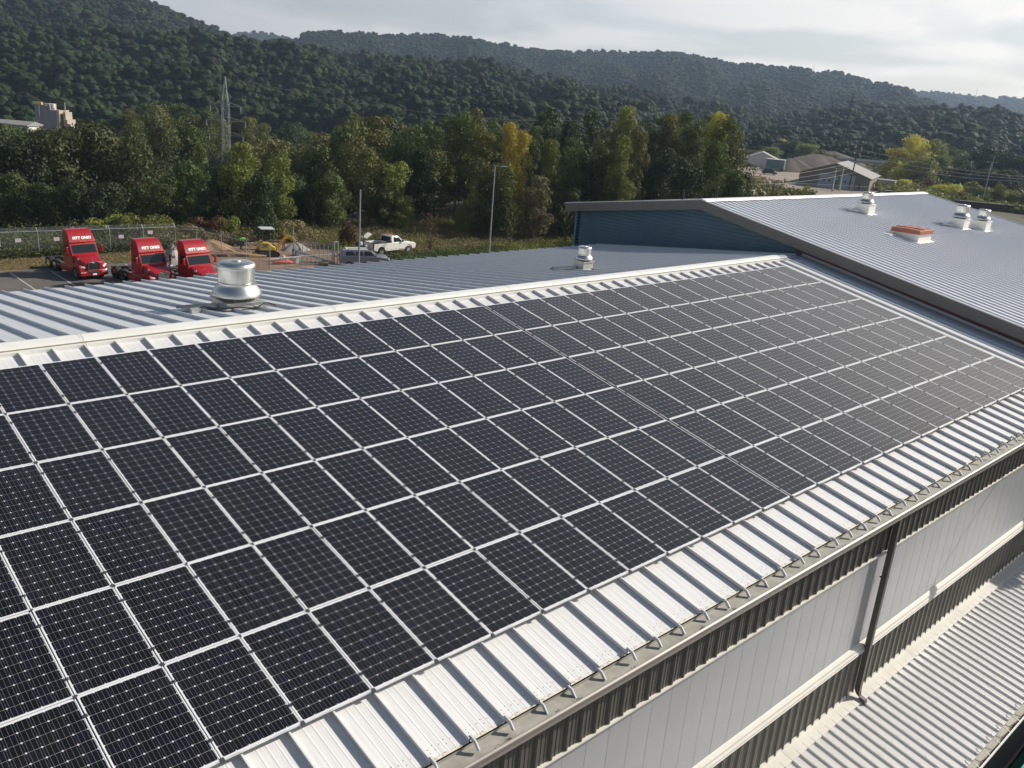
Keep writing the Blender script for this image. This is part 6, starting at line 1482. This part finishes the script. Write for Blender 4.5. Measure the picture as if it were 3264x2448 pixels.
def wood_post(label, x, y, z0, h, r, rake_=(0,0), arms=(), m=wood_pole, insul=True):
    t = thing('utility_pole', label, 'utility pole', (x, y, z0), 0, 'utility poles')
    mb = MB(); mb.tube([(0,0,0),(rake_[0],rake_[1],h)], r, 9, r*.55); part('pole', mb, m, t, smooth=True)
    for az, w_ in arms:
        f = az/h; c_ = Vector((rake_[0]*f, rake_[1]*f, az)); d = Vector((.70,-.71,0))*w_/2; mb = MB(); mb.bar(c_-d, c_+d, .12*r/.15, .12*r/.15); o = part('crossarm', mb, m, t)
        if insul:
            for s in (-1, 1):
                mb = MB(); mb.lathe([(.05,-.05),(.10,.1),(.10,.3),(.04,.4)], 8, tuple(c_ + d*s*.95)); part('insulator', mb, white_paint, o)
    return t
wood_post('slim brown utility pole rising behind the blue gable building', 86.3, 54.4, ZG, 10.7, .13)
wood_post('leaning dark utility pole with insulators in front of the tan garage', 213.2, 90.3, ZG, 12.2, .20, (.6,-.3), ((11.8, 1.6),(10.4, 1.6),(9.0, 1.4)))
wood_post('very tall dark transmission pole against the wooded bank', 384.7, 183.5, ZG, 28.6, .42, (1.2,-1.0), ((19.5, 9),(15.0, 9),(25.0, 5)))
wood_post('dark utility pole right of the tan garage, left of a pair', 262, 92, ZG, 8.5, .2, (.4,-.3), ((8.0, 2.0),))
wood_post('dark utility pole right of the tan garage, right of a pair', 246, 82.5, ZG, 5.6, .2, (.4,-.3), ((5.2, 1.2),))
wood_post('dark yard fence post right of the wood, nearest the left', 155, 84.0, ZG, 4.8, .14, (.3,-.3))
wood_post('dark yard fence post with wires by the gravel entrance', 172.5, 87.2, ZG, 2.3, .20)
def pylon(label, x, y, z0, H, wb, rz, levels, m=pylon_steel, arms=((.64,6.2),(.73,7.2),(.82,5.6))):
    t = thing('power_pylon', label, 'pylon', (x, y, z0), rz, 'power pylons'); rad = .05*H/29
    def half(f): return (.6 + (wb/2-.6)*(1-f/.55)**1.3 if f < .55 else (.6 if f < .82 else max(.06, .6*(1-f)/.18)))*H/29
    c4 = ((-1,-1),(1,-1),(1,1),(-1,1)); fs = [i/levels for i in range(levels+1)]
    mb = MB()
    for s in c4:
        for a, b in zip(fs, fs[1:]): mb.bar((s[0]*half(a), s[1]*half(a), a*H), (s[0]*half(b), s[1]*half(b), b*H), rad*1.15)
    part('leg', mb, m, t)
    mb = MB()
    for i, (a, b) in enumerate(zip(fs, fs[1:])):
        for q in range(4):
            p, r_ = c4[q], c4[(q+1) % 4]
            mb.bar((p[0]*half(a), p[1]*half(a), a*H), (r_[0]*half(b), r_[1]*half(b), b*H), rad); mb.bar((r_[0]*half(a), r_[1]*half(a), a*H), (p[0]*half(b), p[1]*half(b), b*H), rad)
            mb.bar((p[0]*half(b), p[1]*half(b), b*H), (r_[0]*half(b), r_[1]*half(b), b*H), rad)
    part('bracing', mb, m, t)
    for f, L in arms:
        mb = MB()
        for s in (-1, 1):
            for yy in (-1, 1): mb.bar((0, yy*half(f), f*H), (s*L/2, 0, f*H+.1), rad); mb.bar((0, yy*half(f+.03), (f+.03)*H), (s*L/2, 0, f*H+.1), rad)
            mb.cyl((s*L/2, 0, f*H-.5), .09*H/29, 1.1, 'z', 6)
        part('crossarm', mb, m, t)
    return t
pylon('tall lattice pylon rising among the trees at the left', 73.6, 145.2, -25, 29.5, 5.4, R(-40), 12)
pylon('slim lattice pylon in the gap before the wooded bank', 399.4, 243.6, ZG, 24.5, 3.0, R(-40), 11)
pylon('faint thin mast on the middle ridge in the notch', 1387.4, 773.5, 60, 30, 4, 0, 8, steel, ())
pylon('faint thin mast on the low ridge at the far right', 2520.6, 941.4, 90, 30, 3, 0, 8, steel, ())
def wire(label, a, b, sag, r=.03, g='overhead wires'):
    a, b = Vector(a), Vector(b); pts = []
    for q in range(17):
        f = q/16; p = a + (b-a)*f; p.z -= sag*4*f*(1-f); pts.append(p - a)
    o = link('power_line', MB().tube(pts, r, 4).mesh('power_line', dark_metal)); o.location = a; tag(o, label, 'power line', g)
wire('thin power line going left from the top of the tall lattice pylon', (73.6,145.2,4.4), (-60,190,5.5), 3)
wire('thin power line going right from the top of the tall lattice pylon', (73.6,145.2,4.4), (250,170,6), 6)
for q, z in enumerate((.9, -.5, -1.9)):
    wire(f'{["upper","middle","lower"][q]} wire from the leaning pole toward the lower right', (213.8,90.0,z-1.6), (262,60,-4.5-.5*q), 1.2, .035)
    wire(f'{["upper","middle","lower"][q]} wire from the leaning pole toward the wood', (213.8,90.0,z-4.6), (155,84,-7.0-.6*q), .8, .03)

# ================================================================ yard buildings and far structures
P0, P1 = Vector((212.2, 104.0, 0)), Vector((218.2, 87.5, 0)); dF = (P1-P0).normalized(); WF = (P1-P0).length; dS = Vector((-dF.y, dF.x, 0))
if dS.x < 0: dS = -dS
def garage():
    a = math.atan2(dF.y, dF.x); t = thing('garage_building', 'tan metal garage with two pale roller doors and grey pitched roof', 'garage', (P0.x, P0.y, ZG), a)
    L = 22.0; e, ap = 3.1, 6.1; s = 1.0   # local x along front, local y = depth (towards dS)
    side = 1 if (Matrix.Rotation(a, 3, 'Z') @ Vector((0,1,0))).dot(dS) > 0 else -1
    def yy(v): return v*side
    mb = MB(); mb.add([(0,0,0),(WF,0,0),(WF,0,e),(WF/2,0,ap),(0,0,e),(0,yy(L),0),(WF,yy(L),0),(WF,yy(L),e),(WF/2,yy(L),ap),(0,yy(L),e)], [(0,1,2,3,4),(9,8,7,6,5),(0,4,9,5),(1,6,7,2)])
    part('wall', mb, tan_wall, t)
    mb = MB()
    for q in range(1, int(WF/.6)): x = q*.6; zt = e + (ap-e)*(1-abs(x-WF/2)/(WF/2)); mb.bar((x,-yy(.03),0),(x,-yy(.03),zt-.1),.06,.05)
    part('wall_ribs', mb, tan_wall, t)
    for s0, s1, nm in ((-.4, WF/2, 0), (WF/2, WF+.4, 1)):
        zz = lambda x: ap + .06 - abs(x-WF/2)*(ap-e)/(WF/2)
        mb = MB(); y0, y1 = -yy(.4), yy(L+.3); mb.add([(s0,y0,zz(s0)),(s1,y0,zz(s1)),(s1,y1,zz(s1)),(s0,y1,zz(s0)),(s0,y0,zz(s0)+.12),(s1,y0,zz(s1)+.12),(s1,y1,zz(s1)+.12),(s0,y1,zz(s0)+.12)], [(0,1,2,3),(7,6,5,4),(0,4,5,1),(1,5,6,2),(2,6,7,3),(3,7,4,0)])
        part('roof', mb, grey_roof, t)
    for x0, x1 in ((5.0, 8.8), (10.2, 13.9)):
        mb = MB(); mb.box(x0, x1, -.10, .05, 0, 3.5); o = part('roller_door', mb, door_blue, t)
        mb = MB()
        for q in range(1, 5): mb.box(x0+.02, x1-.02, -.118, -.09, q*.7-.02, q*.7+.02)
        part('panel_joints', mb, mat('door_joint', (.22,.26,.30), .6), o)
        for f in (.30, .66):
            xx = x0 + (x1-x0)*f; mb = MB(); mb.box(xx, xx+.55, -.125, -.09, 1.55, 1.9); part('window', mb, glass_dark, o)
    mb = MB(); mb.box(9.0, 9.9, -.08, .02, 2.0, 2.7); part('window', mb, door_blue, t)
    mb = MB(); mb.box(15.0, 15.5, -.08, .02, .2, 1.5); part('side_door', mb, black_gap, t)
    return t
garage()
t = thing('lean_shed', 'low cream annex behind the right corner of the tan garage', 'shed', (238, 93.0, ZG), math.atan2(dF.y, dF.x)); mb = MB(); mb.box(-3,3,-2.5,2.5,0,2.2); part('wall', mb, white_wall, t); mb = MB(); mb.box(-3.2,3.2,-2.7,2.7,2.2,2.35); part('roof', mb, grey_roof, t)
t = thing('white_house', 'white gabled building half hidden by trees at the wood edge', 'building', (266.0, 149.0, ZG), R(-58))
mb = MB(); mb.prism([(-5,0),(5,0),(5,2.6),(0,4.6),(-5,2.6)], 'y', -7, 7); part('wall', mb, white_wall, t)
for s in (-1, 1):
    mb = MB(); mb.add([(0,-7.4,4.75),(s*5.5,-7.4,2.55),(s*5.5,7.4,2.55),(0,7.4,4.75),(0,-7.4,4.62),(s*5.5,-7.4,2.42),(s*5.5,7.4,2.42),(0,7.4,4.62)], [(0,1,2,3),(7,6,5,4),(0,4,5,1),(1,5,6,2),(2,6,7,3),(3,7,4,0)]); part('roof', mb, grey_roof, t)
t = thing('shipping_container', 'teal grey ribbed container beside the brown heap', 'container', (250.0, 134.0, ZG), R(-58))
mb = MB(); mb.box(-2.9,2.9,-1.3,1.3,.7,3.5); part('box', mb, teal_box, t)
mb = MB()
for q in range(9): mb.box(-2.7+q*.65,-2.6+q*.65,-1.36,-1.3,.8,3.35)
part('side_ribs', mb, mat('rib_pale', (.20,.28,.30), .6), t)
mb = MB(); mb.box(-2.95,2.95,-1.35,1.35,3.5,3.62); mb.box(2.5,2.95,-1.37,1.3,.7,3.5); part('end_frame', mb, white_paint, t)
for x in (-2,2):
    for y in (-1.1,1.1): mb = MB(); mb.cyl((x,y,.4), .4, .25, 'y', 12); part('wheel', mb, black_rubber, t)
heap('aggregate_heap', 'large brown aggregate heap right of the container', 'aggregate heap', (262, 135.5, ZG), 11, 8, 4.0, brown_pile_m, 7, .15)
heap('aggregate_heap', 'long low brown heap behind the tan garage roof', 'aggregate heap', (300, 147, ZG), 22, 12, 4.6, brown_pile_m, 8, .2)
heap('aggregate_heap', 'brown heap to the left of the tall transmission pole', 'aggregate heap', (330, 158, ZG), 18, 12, 5.0, brown_pile_m, 9, .2)
t = thing('notice_board', 'yellow board on the yard fence before the tan garage', 'sign', (193.0, 90.5, ZG+.9), R(-45)); mb = MB(); mb.box(-.75,.75,-.04,.04,-.4,.4); part('board', mb, mat('yellow_green_board', (.38,.36,.05), .7), t)
for x in (-.6,.6): mb = MB(); mb.cyl((x,.05,-.45), .05, .95); part('leg', mb, steel, t)
fence('chain link fence of the yard in front of the tan garage', [(178, 90.5), (190, 92.2), (214, 82.0), (232, 70.0)], 1.8, 3.2, False)
t = thing('bin', 'pale cream bin standing by the wood edge above the roof ridge', 'bin', (158.8, 83.9, ZG), .4); mb = MB(); mb.loft([sec(.5,-.5,0,1.5,.1), sec(.5,.5,0,1.5,.1)]); part('body', mb, mat('cream_bin', (.62,.60,.42), .7), t); mb = MB(); mb.box(-.55,.55,-.55,.55,1.5,1.6); part('lid', mb, white_paint, t)
t = thing('bridge', 'low grey road bridge behind the tan garage', 'bridge', (330, 122, ZG), R(-62)); mb = MB(); mb.box(-30,30,-3,3,2.4,3.2); part('deck', mb, road_grey, t)
mb = MB(); mb.box(-30,30,-3.1,-2.9,3.2,3.9); part('parapet', mb, white_wall, t)
for q in range(6): mb = MB(); mb.box(-27+q*10.6,-25.8+q*10.6,-2.5,2.5,0,2.4); part('pier', mb, road_grey, t)
t = thing('retaining_wall', 'low dark brown wall before the blue car at the right edge', 'wall', (214, 55, ZG), R(-55)); mb = MB(); mb.box(-9,9,-.2,.2,0,1.5); part('wall', mb, mat('dark_brick', (.06,.04,.035), .9), t); mb = MB(); mb.box(-9.1,9.1,-.26,.26,1.5,1.6); part('coping', mb, road_grey, t)
# industrial plant at the far left, seen over the trees
t = thing('industrial_plant', 'mauve grey and tan industrial plant rising above the trees at left', 'industrial building', (88.0, 300.0, -25), R(-46))
for x0, x1, y0, y1, z1, m_, nm in ((-4.6,-.8,-2,3,15.6,grey_block,'tower'), (-1.2,3.0,-3,3,14.2,grey_block,'hall'), (3.0,3.9,-3,3,14.3,tan_block,'tower_side'), (4.6,5.4,-2,2,13.8,tan_block,'stair_tower'), (5.2,6.4,-3,2,11.6,tan_block,'annex'), (6.2,7.4,-3,1.5,10.4,tan_block,'annex'), (-2.2,-.2,-1,3,16.0,tan_block,'penthouse')):
    mb = MB(); mb.box(x0,x1,y0,y1,0,z1); part(nm, mb, m_, t)
mb = MB(); mb.box(-4.9,-2.0,-2.4,-1.6,15.6,16.4); part('walkway', mb, mat('yellow_rail', (.5,.42,.15), .7), t)
mb = MB(); mb.cyl((.9,-1,15.2), .7, 1.7, 'z', 14); part('tank', mb, white_wall, t, smooth=True)
mb = MB(); mb.cyl((4.3,0,14.8), .18, 4.0, 'z', 8); part('flue', mb, steel, t)
mb = MB(); mb.cyl((-3.0,-2.1,14.2), .16, 4.5, 'z', 8); part('flue', mb, white_wall, t)
t = thing('long_white_shed', 'long white warehouse behind the trees at the left edge', 'warehouse', (72.0, 298.0, -25), R(-46))
mb = MB(); mb.box(-22,11,-4,4,0,9.6); part('wall', mb, white_wall, t); mb = MB(); mb.prism([(-4.4,9.6),(4.4,9.6),(4.4,9.9),(0,10.9),(-4.4,9.9)], 'x', -22.4, 11.4); part('roof', mb, grey_roof, t)
t = thing('hillside_building', 'tiny pale building among the woods on the middle ridge', 'building', (1021, 781, 20), R(-50)); mb = MB(); mb.box(-8,8,-5,5,0,12); part('wall', mb, white_wall, t); mb = MB(); mb.box(-8.5,8.5,-5.5,5.5,12,13); part('roof', mb, grey_roof, t)
HAZE = 0.00016
# ================================================================ haze
hz_me = MB().box(-1500, 3300, -1500, 3000, -60, 420).mesh('haze')
hz = link('haze', hz_me); hz['kind'] = 'stuff'; hz['label'] = 'thin pale haze over the valley'; hz['category'] = 'haze'
hm = bpy.data.materials.new('haze_air'); hm.use_nodes = True
for n in list(hm.node_tree.nodes):
    if n.type != 'OUTPUT_MATERIAL': hm.node_tree.nodes.remove(n)
pv = hm.node_tree.nodes.new('ShaderNodeVolumePrincipled'); pv.inputs['Color'].default_value = (0.55, 0.74, 1.0, 1); pv.inputs['Density'].default_value = HAZE; pv.inputs['Anisotropy'].default_value = 0.25
hm.node_tree.links.new(pv.outputs[0], [n for n in hm.node_tree.nodes if n.type == 'OUTPUT_MATERIAL'][0].inputs['Volume'])
hz_me.materials.append(hm)
